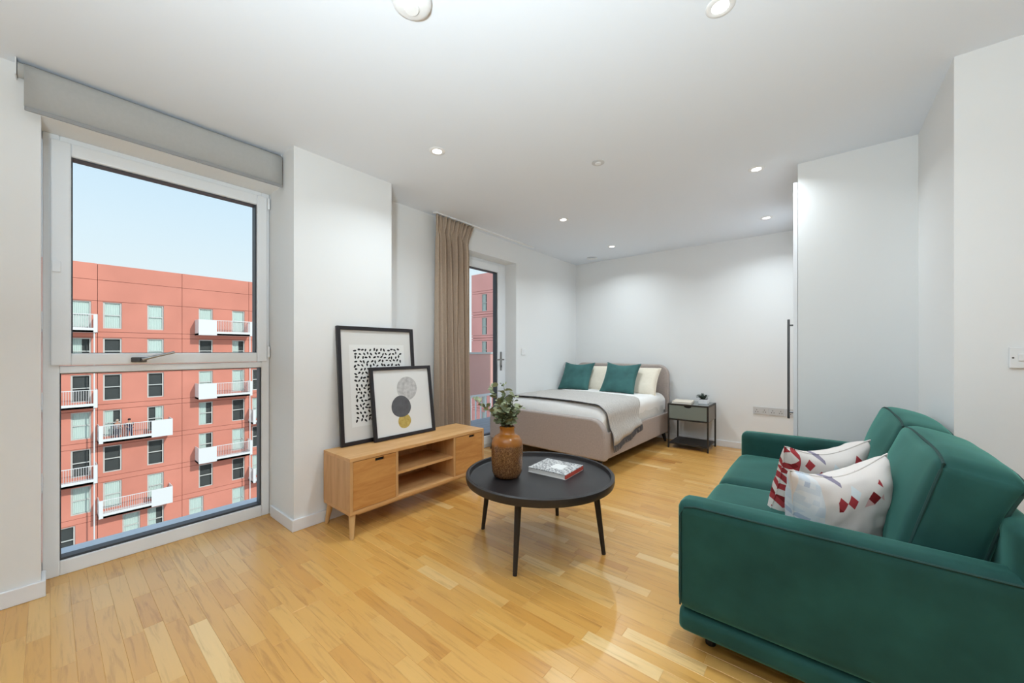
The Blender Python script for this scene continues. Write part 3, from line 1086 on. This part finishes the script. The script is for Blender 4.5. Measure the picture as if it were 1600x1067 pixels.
thr = thing('throw_blanket', 'grey woven throw blanket draped across the bed and over its side', 'blanket', bed.location, rotz=BR)
PT = prof_pts(.016, .30)
def tfn(u, v):
    i = u * (len(PT) - 1)
    x_, z_ = PT[round(i)]
    edge = max(0, min(1, (u - .72) / .2))
    ya = .125 + .03 * sin(u * 5) + .07 * edge
    yb_ = 1.0 - .04 * u - .15 * edge
    y_ = ya + (yb_ - ya) * v
    n_ = noise.noise(Vector((x_ * 6, y_ * 5, 2.2))) * .005
    if u < .15:
        z_ = max(z_, .43)
        x_ = max(x_, -.662)
    if u > .9:
        z_ += -.06 * (1 - v) * (u - .9) / .1 + .055 * v * (u - .9) / .1
        x_ += .008 * sin(v * 14) * (u - .9) / .1 + .004
    return (x_, y_, z_ + abs(n_))
mb = MB()
mb.grid(len(PT), 40, tfn)
o = mb.build('woven_cloth', M_THROW, thr, local=True, smooth=True, angle=180)
s = o.modifiers.new('solid', 'SOLIDIFY')
s.thickness = .006
s.offset = 1
mb = MB()
mb.tube([Vector(tfn(i / (len(PT) - 1), 0)) + Vector((0, -.002, .004)) for i in range(len(PT))], .0045, 6)
mb.build('dark_hem', M_FRINGE, thr, local=True, smooth=True)
mb = MB()
for k in range(70):
    v = k / 69
    p = Vector(tfn(1, v))
    mb.tube([p + Vector((.002, 0, .006)), p + Vector((.007, rl.uniform(-.01, .01), -.03)), p + Vector((.006, rl.uniform(-.016, .016), -.062))], .0045, 5, .003)
o = mb.build('fringe', M_FRINGE, thr, local=True)
o['kind'] = 'stuff'
MB().box(.729, .732, .19, .215, .295, .335).build('care_label', M_PAPER, thr, local=True)

def pillow(name, label, cat, W, D, TH, m, loc, rot, group=None, pinch=.07, seed=0, pow_=.42, wr=.006, sag=0.0):
    """plump cushion in its local XY plane, front face +Z"""
    p = thing(name, label, cat, loc, rot=rot, group=group)
    n = 34
    mb_ = MB()
    def shape(sgn):
        def f(u, v):
            a, b = u * 2 - 1, v * 2 - 1
            th = TH / 2 * (max(0, (1 - a ** 4) * (1 - b ** 4))) ** pow_ * (1 - .18 * (a * a + b * b) / 2)
            x = a * W / 2 * (1 - pinch * (1 - b * b) * a * a)
            y = b * D / 2 * (1 - pinch * (1 - a * a) * b * b)
            y -= sag * (1 - a * a) ** 1.5 * max(0, b) ** 2
            nn = noise.noise(Vector((x * 9 + seed, y * 9, seed * 2.3 + sgn))) * wr + noise.noise(Vector((x * 22 + seed, y * 20, sgn))) * wr * .5
            lim = min(1 - abs(a), 1 - abs(b))
            return (x, y, sgn * (th + nn * min(1, lim * 6)))
        return f
    mb_.grid(n, n, shape(1))
    mb_.grid(n, n, shape(-1))
    o_ = mb_.build('cover', m, p, local=True, smooth=True, angle=180)
    wd_ = o_.modifiers.new('weld', 'WELD')
    wd_.merge_threshold = .0006
    # seam piping round the edge
    pts = []
    f = shape(1)
    for k in range(n):
        pts.append(f(k / (n - 1), 0))
    for k in range(1, n):
        pts.append(f(1, k / (n - 1)))
    for k in range(n - 2, -1, -1):
        pts.append(f(k / (n - 1), 1))
    for k in range(n - 2, -1, -1):
        pts.append(f(0, k / (n - 1)))
    MB().tube(pts, .0028, 6).build('seam', m, p, local=True, smooth=True)
    return p

# white pillows lean on the headboard, teal cushions in front of them
pillow('bed_pillow', 'cream pillow on the bed behind the teal cushion by the wall', 'pillow', .64, .40, .15, M_PILLOW, (-2.535, 4.84, .752), (radians(60), 0, radians(-2)), 'pillows at the bed head', seed=1)
pillow('bed_pillow', 'cream pillow on the bed side next to the nightstand', 'pillow', .64, .40, .15, M_PILLOW, (-1.87, 4.81, .748), (radians(60), 0, radians(-2)), 'pillows at the bed head', seed=2)
pillow('scatter_cushion', 'teal velvet cushion on the bed closest to the wall', 'cushion', .45, .45, .12, M_TEAL, (-2.63, 4.66, .79), (radians(55), 0, radians(5)), 'teal cushions on the bed', seed=3, pinch=.10, sag=.03)
pillow('scatter_cushion', 'teal velvet cushion on the bed nearest the nightstand', 'cushion', .45, .45, .12, M_TEAL, (-1.98, 4.63, .795), (radians(56), radians(1.5), radians(2)), 'teal cushions on the bed', seed=4, pinch=.10, sag=.03)

# ------------------------------------------------------------------ nightstand
nx0, nx1, ny0, ny1, nzt = -1.392, -.953, 4.632, 5.03, .522
ns = thing('nightstand', 'black metal nightstand with grey-green drawer and low shelf', 'nightstand', ((nx0 + nx1) / 2, (ny0 + ny1) / 2, 0))
M_NS = mat('black_powder_coat', C(38, 34, 32), .5)
M_NSD = mat('grey_green_drawer', C(122, 130, 123), .55)
M_NSS = mat('taupe_metal_side', C(120, 112, 102), .5)
for lx in (nx0, nx1 - .016):
    for ly in (ny0, ny1 - .016):
        MB().box(lx, lx + .016, ly, ly + .016, 0, nzt).build('leg', M_NS, ns)
box('top_panel', mat('smoked_glass_top', C(96, 100, 96), .15), ns, nx0 + .016, nx1 - .016, ny0 + .016, ny1 - .016, nzt - .012, nzt, bev=.001)
mb = MB()
mb.box(nx0 + .016, nx1 - .016, ny0, ny0 + .016, nzt - .016, nzt)
mb.box(nx0 + .016, nx1 - .016, ny1 - .016, ny1, nzt - .016, nzt)
mb.box(nx0, nx0 + .016, ny0 + .016, ny1 - .016, nzt - .016, nzt)
mb.box(nx1 - .016, nx1, ny0 + .016, ny1 - .016, nzt - .016, nzt)
mb.box(nx0 + .016, nx1 - .016, ny0, ny0 + .016, .333, .349)
mb.build('frame_rail', M_NS, ns)
box('side_panel', M_NSS, ns, nx1 - .014, nx1 - .006, ny0 + .016, ny1 - .016, .335, nzt - .016)
box('side_panel', M_NSS, ns, nx0 + .006, nx0 + .014, ny0 + .016, ny1 - .016, .335, nzt - .016)
box('back_panel', M_NSS, ns, nx0 + .016, nx1 - .016, ny1 - .012, ny1 - .004, .335, nzt - .016)
dx0, dx1, dz0, dz1 = nx0 + .018, nx1 - .018, .351, nzt - .017
cxm = (dx0 + dx1) / 2
pts = [(dx0, dz0), (dx1, dz0), (dx1, dz1), (cxm + .045, dz1)]
for k in range(13):
    a = -k / 12 * pi
    pts.append((cxm + .042 * cos(a), dz1 + .024 * sin(a)))
pts += [(cxm - .045, dz1), (dx0, dz1)]
dr = MB().prism(pts, 'y', ny0 + .002, ny0 + .016).build('drawer', M_NSD, ns)
MB().box(cxm - .05, cxm + .05, ny0 + .0165, ny0 + .02, dz1 - .035, dz1).build('finger_recess', M_HOLE, dr)
MB().box(dx0, dx1, ny0 + .02, ny1 - .02, dz0, dz0 + .01).build('drawer_floor', M_NS, dr)
box('lower_shelf', M_NS, ns, nx0 + .012, nx1 - .012, ny0 + .01, ny1 - .01, .05, .066)

nb = thing('bedside_book', 'pale hardback book lying flat on the nightstand', 'book', (-1.262, 4.80, nzt), rotz=radians(6))
MB().box(-.105, .105, -.14, .14, .0005, .004).build('back_cover', mat('pale_cover', C(226, 214, 198), .6), nb, local=True)
MB().box(-.103, .101, -.138, .138, .004, .018).build('page_block', MATS['page_edges'], nb, local=True)
MB().box(-.105, .105, -.14, .14, .018, .022).build('front_cover', MATS['pale_cover'], nb, local=True)
pp = thing('potted_succulent', 'small dark succulent in a white square pot on the nightstand', 'potted plant', (-1.05, 4.86, nzt))
MB().prism(rrect(-.05, .05, -.05, .05, .012, 4), 'z', .0005, .052).build('pot', M_TRIM, pp, local=True, bev=.003)
MB().box(-.042, .042, -.042, .042, .05, .0535).build('soil', M_HOLE, pp, local=True)
mb = MB()
for k in range(30):
    a = k * 2.4
    tl_ = .25 + .7 * (k % 10) / 10
    d_ = Vector((cos(a) * cos(tl_ * 1.3), sin(a) * cos(tl_ * 1.3), sin(tl_ * 1.4)))
    ln = .05 + .035 * (k % 7) / 7
    vs, fs = leaf_pts(Vector((-.012 + .01 * cos(a), .01 * sin(a), .052)), d_, Vector((0, 0, 1)) if abs(d_.z) < .9 else Vector((1, 0, 0)), ln, .02)
    mb.add(vs, fs)
o = mb.build('leaves', M_SUCC, pp, local=True, smooth=True)
so_ = o.modifiers.new('solid', 'SOLIDIFY')
so_.thickness = .004
o['kind'] = 'stuff'

# ------------------------------------------------------------------ sofa
sf = thing('sofa', 'dark green velvet two-seat sofa with low arms', 'sofa', (0.0, 2.35, 0))
def soft(nm, x0, x1, y0, y1, z0, z1, r_, bulge=(0, 0, 0), m=M_VELVET, rot=(0, 0, 0), n=16, wr=0, seed=0, parent=sf, fn=None):
    lc = Vector(((x0 + x1) / 2, (y0 + y1) / 2, (z0 + z1) / 2)) - Vector(sf.location)
    return rbox(nm, (x1 - x0, y1 - y0, z1 - z0), r_, m, parent, tuple(lc), rot, bulge, n, wr, 6.0, seed, fn)
SY0, SY1 = 1.52, 3.17
soft('base', -.425, .45, SY0, SY1, .078, .161, .03)
soft('seat_deck', -.40, .43, SY0 + .03, SY1 - .03, .16, .30, .03)
near = soft('armrest', -.425, .45, SY0, SY0 + .115, .163, .578, .036, (0, .004, .004))
far = soft('armrest', -.425, .45, SY1 - .115, SY1, .163, .578, .036, (0, .004, .004))
for o_, yo, s_ in ((near, SY0 + .004, -1), (far, SY1 - .004, 1)):
    pts = [(-.412, yo, .18), (-.412, yo, .52), (-.395, yo, .555), (-.36, yo, .563), (.40, yo, .563)]
    MB().tube(pts, .0035, 6).build('seam_piping', M_PIPING, o_, smooth=True)
soft('back_frame', .385, .455, SY0 + .004, SY1 - .004, .163, .70, .033)
# seat cushions
ymid = 2.335
for i, (a, b) in enumerate(((SY0 + .118, ymid), (ymid, SY1 - .118))):
    c_ = soft('seat_cushion', -.435, .30, a + .001, b - .001, .298, .438, .05, (.012, 0, .018), seed=i, wr=.003)
# back cushions lean on the back frame
def back_cushion(a, b, seed):
    t_ = .165
    hx_, hy_, hz_ = t_ / 2, (b - a) / 2, .216
    def sag(p, q):
        k = max(0, q.z) ** 3
        p.z -= .018 * k * abs(q.y) ** 5
        p.y *= 1 - .02 * k
        p.x += .02 * (q.z ** 2 - .3) * (1 if q.x > 0 else .2)
        return p
    c = soft('back_cushion', .305 - hx_, .305 + hx_, a, b, .616 - hz_, .616 + hz_, .034, (.04, .012, .016), rot=(0, radians(14.5), 0), seed=seed, wr=.006, n=20, fn=sag)
    e_ = .0095
    for sx in (-1, 1):
        q = []
        n_ = 14
        loop = [(-1, -1 + 2 * k / n_) for k in range(n_)] + [(-1 + 2 * k / n_, 1) for k in range(n_)] + [(1, 1 - 2 * k / n_) for k in range(n_ + 1)]
        for (u_, v_) in loop:
            p_ = Vector((sx * (hx_ - e_), u_ * (hy_ - e_), v_ * (hz_ - e_)))
            q.append(sag(p_, Vector((sx, u_, v_))))
        MB().tube(q, .0045, 6).build('piping', M_PIPING, c, local=True, smooth=True)
    return c
back_cushion(SY0 + .125, ymid - .004, 3)
back_cushion(ymid + .004, SY1 - .12, 5)
for lx in (-.33, .38):
    for ly in (SY0 + .12, SY1 - .12):
        MB().lathe([(.018, 0), (.023, .084), (.0001, .084)], 20, (lx, ly, 0), close=False).build('leg', M_BLACKLEG, sf, smooth=True, angle=50)

# patterned throw pillows
def patch_mat(name, kind):
    m = mat(name, C(226, 218, 212), .9)
    b = bsdf(m)
    b.inputs['Specular IOR Level'].default_value = .1
    tc = N(m, 'ShaderNodeTexCoord')
    sp_ = N(m, 'ShaderNodeSeparateXYZ')
    L(m, tc.outputs['Object'], sp_.inputs[0])
    def band(axis, lo, hi):
        a = N(m, 'ShaderNodeMath', operation='GREATER_THAN')
        a.inputs[1].default_value = lo
        L(m, sp_.outputs[axis], a.inputs[0])
        c = N(m, 'ShaderNodeMath', operation='LESS_THAN')
        c.inputs[1].default_value = hi
        L(m, sp_.outputs[axis], c.inputs[0])
        mu = N(m, 'ShaderNodeMath', operation='MULTIPLY')
        L(m, a.outputs[0], mu.inputs[0])
        L(m, c.outputs[0], mu.inputs[1])
        return mu.outputs[0]
    def diamonds(scale, stops, rotz=45):
        mp = N(m, 'ShaderNodeMapping')
        mp.inputs['Rotation'].default_value = (0, 0, radians(rotz))
        mp.inputs['Scale'].default_value = (scale, scale, .001)
        L(m, tc.outputs['Object'], mp.inputs[0])
        sn = N(m, 'ShaderNodeVectorMath', operation='FLOOR')
        L(m, mp.outputs[0], sn.inputs[0])
        wn_ = N(m, 'ShaderNodeTexWhiteNoise', noise_dimensions='2D')
        L(m, sn.outputs[0], wn_.inputs['Vector'])
        r_ = ramp(m, wn_.outputs['Value'], stops)
        r_.node.color_ramp.interpolation = 'CONSTANT'
        return r_
    cream = C(222, 213, 207)
    red, dred, lil, pale, pink = C(168, 62, 66), C(130, 40, 42), C(140, 132, 148), C(216, 222, 224), C(214, 170, 166)
    d1 = diamonds(32, [(0, cream), (.46, red), (.56, cream), (.66, dred), (.71, lil), (.80, pale), (.90, pink), (.95, cream)])
    d2 = diamonds(50, [(0, red), (.45, cream), (.8, dred), (.88, cream)])
    blue = diamonds(60, [(0, C(216, 220, 224)), (.5, C(204, 212, 220)), (.84, C(178, 190, 208)), (.92, C(222, 222, 222))], 20)
    def mixc(f, a, b_):
        x = N(m, 'ShaderNodeMix', data_type='RGBA')
        L(m, f, x.inputs[0])
        if isinstance(a, tuple):
            x.inputs[6].default_value = a
        else:
            L(m, a, x.inputs[6])
        L(m, b_, x.inputs[7])
        return x.outputs[2]
    if kind == 0:      # near pillow: pattern along the top, blue column at the left
        bx_ = N(m, 'ShaderNodeMath', operation='MULTIPLY')
        L(m, band('Y', .065, .17), bx_.inputs[0])
        L(m, band('X', -.08, .10), bx_.inputs[1])
        c1 = mixc(bx_.outputs[0], cream, d1)
        c2 = mixc(band('X', -.185, -.125), c1, blue)
    else:              # far pillow: red column at the left edge, patches along the top
        c1 = mixc(band('Y', .09, .165), cream, d1)
        c2 = mixc(band('X', -.30, -.15), c1, d2)
    L(m, c2, b.inputs['Base Color'])
    noise_bump(m, 400, .3, .001)
    return m

K = .84
pillow('throw_pillow', 'cream throw pillow with pale blue band, nearest the front sofa arm', 'pillow', .40, .40, .15, patch_mat('patchwork_blue', 0), (.059 * K, 2.13 * K, 1.15 - (1.15 - .448) * K), (1.70, -.10, .83), 'patterned pillows on the sofa', seed=8, pinch=.10, wr=.014, sag=.035)
pillow('throw_pillow', 'cream throw pillow edged with red patchwork, behind the other one', 'pillow', .40, .40, .14, patch_mat('patchwork_red', 1), (-.014 * K - .0, 2.52 * K, 1.15 - (1.15 - .46) * K), (1.90, -.04, .80), 'patterned pillows on the sofa', seed=9, pinch=.10, wr=.014, sag=.035)

# ------------------------------------------------------------------ outside: red apartment block across the street
FX = -46.0
ab = thing('apartment_building', 'terracotta-panelled apartment block with white balconies across the street', 'building', (FX, 5, -22))
G0 = -22.0
TOP0 = 5.15
PER = 10.6
VJ = [-8.03, -2.73, 2.576, 7.884, 13.187, 18.49, 23.8]
YA, YZ = VJ[0], VJ[-1]
box('core', M_JOINT, ab, FX - 12, FX - .30, YA, YZ, G0, 8.2)
# window openings per row
COLS = []
for per in (-1, 0, 1):
    for nm, y0_ in (('B', 2.884), ('C', 5.535), ('D', 9.10), ('E', 11.74)):
        y_ = y0_ + per * PER
        if YA + .3 < y_ < YZ - 1.5:
            COLS.append((nm, per, y_))
WW, WHT = 1.09, 2.2
NR = 9
TYPES = {  # (row, col) -> glazing kind
    0: 'BpCpDpEp', 1: 'BdCpDdEl', 2: 'BdCdDpEp', 3: 'BlCrDlEd', 4: 'BdCdDlEp', 5: 'BpCpDdEd', 6: 'BpClDpEp', 7: 'BdCpDdEp', 8: 'BpCdDpEd'}
TYPES_L = {0: 'p', 1: 'l', 2: 'd', 3: 'p', 4: 'd', 5: 'p', 6: 'd', 7: 'p', 8: 'd'}   # column E of the bay to the left
def opening_rows(row):
    out = []
    for nm, per, y_ in COLS:
        yy_ = y_
        if row == 6:
            yy_ += {'B': 1.12, 'C': 0.0, 'D': -.72, 'E': 0.0}[nm]
        ty = TYPES[row][TYPES[row].index(nm) + 1]
        if nm == 'E' and per == -1:
            ty = TYPES_L[row]
            if row == 6:
                yy_ -= .85
        out.append((yy_, yy_ + WW, ty))
    return out

def holed_panel(y0_, y1_, z0_, z1_, holes, x0_, x1_):
    """panel in the y-z plane, front at x1_, with rectangular holes cut through"""
    ys = sorted({y0_, y1_} | {h[i] for h in holes for i in (0, 1)})
    zs = sorted({z0_, z1_} | {h[i] for h in holes for i in (2, 3)})
    mb_ = MB()
    def solid(i, j):
        if not (0 <= i < len(ys) - 1 and 0 <= j < len(zs) - 1):
            return False
        cy, cz = (ys[i] + ys[i + 1]) / 2, (zs[j] + zs[j + 1]) / 2
        return not any(h[0] < cy < h[1] and h[2] < cz < h[3] for h in holes)
    for i in range(len(ys) - 1):
        for j in range(len(zs) - 1):
            if not solid(i, j):
                continue
            a, b, c, d = ys[i], ys[i + 1], zs[j], zs[j + 1]
            mb_.add([(x1_, a, c), (x1_, b, c), (x1_, b, d), (x1_, a, d)], [(0, 1, 2, 3)])
            for di, dj, p, q in ((-1, 0, (a, c), (a, d)), (1, 0, (b, c), (b, d)), (0, -1, (a, c), (b, c)), (0, 1, (a, d), (b, d))):
                if not solid(i + di, j + dj):
                    mb_.add([(x1_, p[0], p[1]), (x1_, q[0], q[1]), (x0_, q[0], q[1]), (x0_, p[0], p[1])], [(0, 1, 2, 3)])
    return mb_

def fac_panel(y0_, y1_, z0_, z1_, holes=()):
    me = holed_panel(y0_, y1_, z0_, z1_, list(holes), FX - .30, FX)
    mesh = bpy.data.meshes.new('facade_panel')
    off = Vector(ab.location)
    mesh.from_pydata([tuple(Vector(v) - off) for v in me.v], [], me.f)
    mesh.materials.append(M_FACADE)
    o_ = link(bpy.data.objects.new('facade_panel', mesh))
    o_.parent = ab
    return o_

J = .014
proto = {}
def fwin(y_, top, ty):
    """window: frame with transom, curtain where drawn, two panes"""
    h_ = WHT
    base = (FX - .10, y_, top - h_)
    if ty in proto:
        src = proto[ty]
        c = copy_tree(src, ab)
        c.location = Vector(base) - Vector(ab.location)
        return
    f = MB()
    frame_ring(f, -.06, .0, 0, WW, 0, h_, .10, .10, .08, .09)
    f.box(-.06, .0, .10, WW - .10, h_ * .49, h_ * .49 + .08)
    o_ = f.build('window', M_FWIN, ab, local=True)
    o_.location = Vector(base) - Vector(ab.location)
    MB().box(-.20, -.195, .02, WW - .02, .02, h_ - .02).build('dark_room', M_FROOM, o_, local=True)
    if ty != 'd':
        a, b = {'p': (.10, WW - .10), 'l': (.10, WW * .55), 'r': (WW * .5, WW - .10)}[ty]
        cm = MB()
        cm.grid(40, 2, lambda u, v: (-.11 + .025 * sin(u * 60 * (b - a)), a + (b - a) * u, .08 + (h_ - .17) * v))
        cm.build('curtain', M_FCURT, o_, local=True, smooth=True, angle=180)
    MB().box(-.04, -.03, .10, WW - .10, .08, h_ * .49).build('pane', M_GLASS, o_, local=True)
    MB().box(-.04, -.03, .10, WW - .10, h_ * .49 + .08, h_ - .09).build('pane', M_GLASS, o_, local=True)
    proto[ty] = o_

for row in range(NR):
    top = TOP0 - 3.0 * row
    ops = opening_rows(row)
    for b in range(len(VJ) - 1):
        ya, yb_ = VJ[b] + J, VJ[b + 1] - J
        holes = [(a, c, top - WHT, top) for a, c, ty in ops if ya < a and c < yb_]
        zt = top + .06
        fac_panel(ya, yb_, top - 2.5 + J, zt - J, holes)
        fac_panel(ya, yb_, top - 2.94 + J, top - 2.5 - J)
    for a, c, ty in ops:
        if any(VJ[b] + J < a and c < VJ[b + 1] - J for b in range(len(VJ) - 1)):
            fwin(a, top, ty)
for b in range(len(VJ) - 1):
    ya, yb_ = VJ[b] + J, VJ[b + 1] - J
    fac_panel(ya, yb_, TOP0 + .06 + J, 6.93 - J)
    fac_panel(ya, yb_, 6.93 + J, 8.26)
box('roof_coping', M_FACADE, ab, FX - 12, FX - .28, YA, YZ, 8.2, 8.26)

# balconies
def balcony(y0_, y1_, ztop, solid_first):
    fx1 = FX + 1.4
    zb = ztop - 1.45
    s_ = MB()
    s_.box(FX, fx1, y0_, y1_, zb, zb + .16)
    s_.box(fx1 - .05, fx1, y0_, y1_, zb, zb + .36)
    s_.box(FX, fx1 - .05, y0_, y0_ + .05, zb, zb + .36)
    s_.box(FX, fx1 - .05, y1_ - .05, y1_, zb, zb + .36)
    b_ = s_.build('balcony', M_BALC, ab)
    if solid_first:
        sa, sb, ea, eb = y0_, y0_ + 1.37, y1_ - .22, y1_
        pa, pb = sb, ea
        side_y = (y0_, y0_ + .05)
        other = (y1_ - .05, y1_)
    else:
        sa, sb, ea, eb = y1_ - 1.37, y1_, y0_, y0_ + .24
        pa, pb = eb, sa
        side_y = (y1_ - .05, y1_)
        other = (y0_, y0_ + .05)
    MB().box(fx1 - .04, fx1 + .004, sa, sb, zb + .004, ztop).build('solid_panel', M_BALC, b_)
    MB().box(FX, fx1 - .04, side_y[0], side_y[1], zb + .36, ztop).build('side_panel', M_BALC, b_)
    MB().box(fx1 - .04, fx1 + .004, ea, eb, zb + .004, ztop).build('end_panel', M_BALC, b_)
    r_ = MB()
    n_ = int((pb - pa) / .125)
    for k in range(1, n_):
        y_ = pa + (pb - pa) * k / n_
        r_.box(fx1 - .035, fx1 - .01, y_ - .014, y_ + .014, zb + .36, ztop - .05)
    n_ = 10
    for k in range(1, n_):
        x_ = FX + (1.35) * k / n_
        r_.box(x_ - .014, x_ + .014, other[0] + .01, other[1] - .01, zb + .36, ztop - .05)
    o_ = r_.build('pickets', M_PICKET, b_)
    o_['kind'] = 'stuff'
    t_ = MB().box(fx1 - .04, fx1, pa, pb, ztop - .05, ztop).box(FX, fx1 - .04, other[0], other[1], ztop - .05, ztop)
    t_.build('top_rail', M_BALC, b_)
    return b_

for per in (-1, 0):
    for row in (0, 2, 4):
        balcony(8.82 + per * PER, 13.10 + per * PER, TOP0 - 3.0 * row - 1.14, True)
for per in (0, 1):
    for row in (3, 5, 7):
        balcony(2.56 + per * PER, 7.01 + per * PER, TOP0 - 3.0 * row - 1.08, False)
for y_ in (2.33, 12.93):
    MB().tube([(FX + 1.25, y_, 2.55), (FX + 1.25, y_, G0)], .045, 10).build('drainpipe', M_BALC, ab, smooth=True)

street = struct('street_ground', MB().box(-60, 30, -60, 90, G0 - .3, G0), M_ASPH, 'grey street far below the windows')

# corner block seen through the balcony door
B2Y = 35.0
b2 = thing('corner_building', 'coral-red apartment block with narrow windows seen through the balcony door', 'building', (-28, B2Y + 5, G0))
BX0, BX1 = -35.3, -18.0
box('core', M_JOINT, b2, BX0 + .02, BX1, B2Y + .25, B2Y + 12, G0, 10.8)
def panel2(x0_, x1_, z0_, z1_, holes=()):
    q = holed_panel(x0_, x1_, z0_, z1_, list(holes), 0, 1)
    mb_ = MB()
    mb_.v = [(b, B2Y + .25 - a * .25, c) for a, b, c in q.v]
    mb_.f = q.f
    return mb_.build('facade_panel', M_FACADE2, b2)
wx = [-33.45, -30.3, -26.6, -22.9]
zb2 = 8.66
panel2(BX0, BX1, zb2 + .05, 10.92)
p2proto = None
for row in range(9):
    zt = zb2 - 3.0 * row
    holes = [(x_, x_ + .88, zt - 2.75, zt - .35) for x_ in wx]
    panel2(BX0, BX1, zt - 2.62, zt - .28, [(h[0], h[1], zt - 2.55, zt - .36) for h in holes])
    panel2(BX0, BX1, zt - .24, zt + .01)
    panel2(BX0, BX1, zt - 2.93, zt - 2.66)
    for x_ in wx:
        if p2proto is None:
            f = MB()
            q = frame_ring(MB(), 0, .06, 0, .88, 0, 2.19, .07, .07, .07, .07)
            q.box(0, .06, .07, .81, 1.05, 1.12)
            f.v = [(b, a, c) for a, b, c in q.v]
            f.f = q.f
            p2proto = f.build('window', M_FWIN, b2, local=True)
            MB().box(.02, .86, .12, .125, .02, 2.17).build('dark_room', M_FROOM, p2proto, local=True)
            MB().grid(30, 2, lambda u, v: (.07 + .5 * u, .085 + .012 * sin(u * 40), .07 + 2.05 * v)).build('curtain', M_FCURT, p2proto, local=True, smooth=True, angle=180)
            MB().box(.07, .81, .03, .04, .07, 1.05).build('pane', M_GLASS, p2proto, local=True)
            MB().box(.07, .81, .03, .04, 1.12, 2.12).build('pane', M_GLASS, p2proto, local=True)
            c = p2proto
        else:
            c = copy_tree(p2proto, b2)
        c.location = Vector((x_, B2Y + .06, zt - 2.55)) - Vector(b2.location)

# own balcony outside the glazed door
ob = thing('door_balcony', 'small balcony outside the glazed door with mauve guard panel', 'balcony', (-3.8, 3.4, -.1))
for k in range(10):
    x0_ = -3.125 - .14 * (k + 1)
    box('deck_board', M_DECK, ob, x0_, x0_ + .134, 1.9, 5.4, -.06, -.03)
box('deck_slab', M_DECK, ob, -4.55, -3.125, 1.9, 5.4, -.2, -.06)
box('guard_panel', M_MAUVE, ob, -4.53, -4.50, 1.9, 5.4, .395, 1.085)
box('top_rail', M_FWIN, ob, -4.545, -4.485, 1.9, 5.4, 1.085, 1.115)
box('mid_rail', M_BALC, ob, -4.535, -4.495, 1.9, 5.4, .355, .395)
mb = MB()
for k in range(28):
    y_ = 1.95 + k * .125
    mb.box(-4.525, -4.505, y_ - .01, y_ + .01, -.06, .355)
o = mb.build('pickets', M_BALC, ob)
o['kind'] = 'stuff'

# two people chatting on a balcony across the street
def person(label, loc, face, shirt, trousers, hair, lean, arm):
    p = thing('person', label, 'person', loc, rotz=face)
    def skin(nm, pts, edges, rad, m, root=0):
        me = bpy.data.meshes.new(nm)
        me.from_pydata(pts, edges, [])
        me.materials.append(m)
        o_ = link(bpy.data.objects.new(nm, me))
        o_.parent = p
        sk = o_.modifiers.new('skin', 'SKIN')
        for i, r_ in enumerate(rad):
            me.skin_vertices[0].data[i].radius = (r_, r_)
            me.skin_vertices[0].data[i].use_root = (i == root)
        ss = o_.modifiers.new('sub', 'SUBSURF')
        ss.levels = 1
        ss.render_levels = 1
        for f in me.polygons:
            f.use_smooth = True
        return o_
    M_S = mat('skin_tone', C(196, 150, 124), .6)
    # pelvis, chest, neck, head, legs, arms as one figure
    P = [(0, 0, .92), (lean * .5, 0, 1.16), (lean, 0, 1.36), (lean * 1.15, 0, 1.45), (lean * 1.25 + .01, 0, 1.53), (lean * 1.3 + .015, 0, 1.64),
         (0, .10, .86), (.02, .11, .46), (-.01, .11, .06), (.12, .11, .03),
         (0, -.10, .86), (.03, -.11, .46), (0, -.11, .06), (.13, -.11, .03),
         (lean, .19, 1.34), (lean + .05, .25, 1.08), (lean + .05 + arm, .22, 1.02), (lean + .13 + arm, .21, 1.01),
         (lean, -.19, 1.34), (lean + .03, -.25, 1.08), (lean + .20, -.20, .98), (lean + .28, -.19, .98)]
    E_ = [(0, 1), (1, 2), (2, 3), (3, 4), (4, 5), (0, 6), (6, 7), (7, 8), (8, 9), (0, 10), (10, 11), (11, 12), (12, 13), (2, 14), (14, 15), (15, 16), (16, 17), (2, 18), (18, 19), (19, 20), (20, 21)]
    RD = [.13, .125, .13, .05, .085, .075, .085, .06, .04, .035, .085, .06, .04, .035, .06, .045, .033, .03, .06, .045, .033, .03]
    skin('body', P, E_, RD, M_S)
    def sub(idx, grow, nm, m):
        mp_ = {k: i for i, k in enumerate(idx)}
        skin(nm, [P[k] for k in idx], [(mp_[a], mp_[b]) for a, b in E_ if a in mp_ and b in mp_], [RD[k] + grow for k in idx], m)
    sub([1, 0, 2, 14, 15, 18, 19], .018, 'shirt', shirt)
    sub([0, 6, 7, 8, 10, 11, 12], .015, 'trousers', trousers)
    hd = Vector(P[5])
    MB().lathe([(.0001, .10), (.05, .092), (.085, .05), (.095, 0), (.088, -.05), (.06, -.07)], 16, (hd.x - .02, hd.y, hd.z), close=False).build('hair', hair, p, local=True, smooth=True)
    return p
person('person with light hair in a grey top at an open balcony door', (-45.25, 3.62, -6.33 - .0), radians(150), mat('grey_shirt', C(150, 146, 150), .9), mat('dark_trousers', C(70, 70, 82), .9), mat('fair_hair', C(190, 176, 160), .8), .04, .12)
person('person with dark hair in navy clothes leaning at a balcony railing', (-45.1, 4.36, -6.33), radians(-160), mat('navy_shirt', C(44, 46, 72), .9), mat('navy_trousers', C(56, 58, 84), .9), mat('dark_hair', C(48, 34, 34), .8), .06, .28)
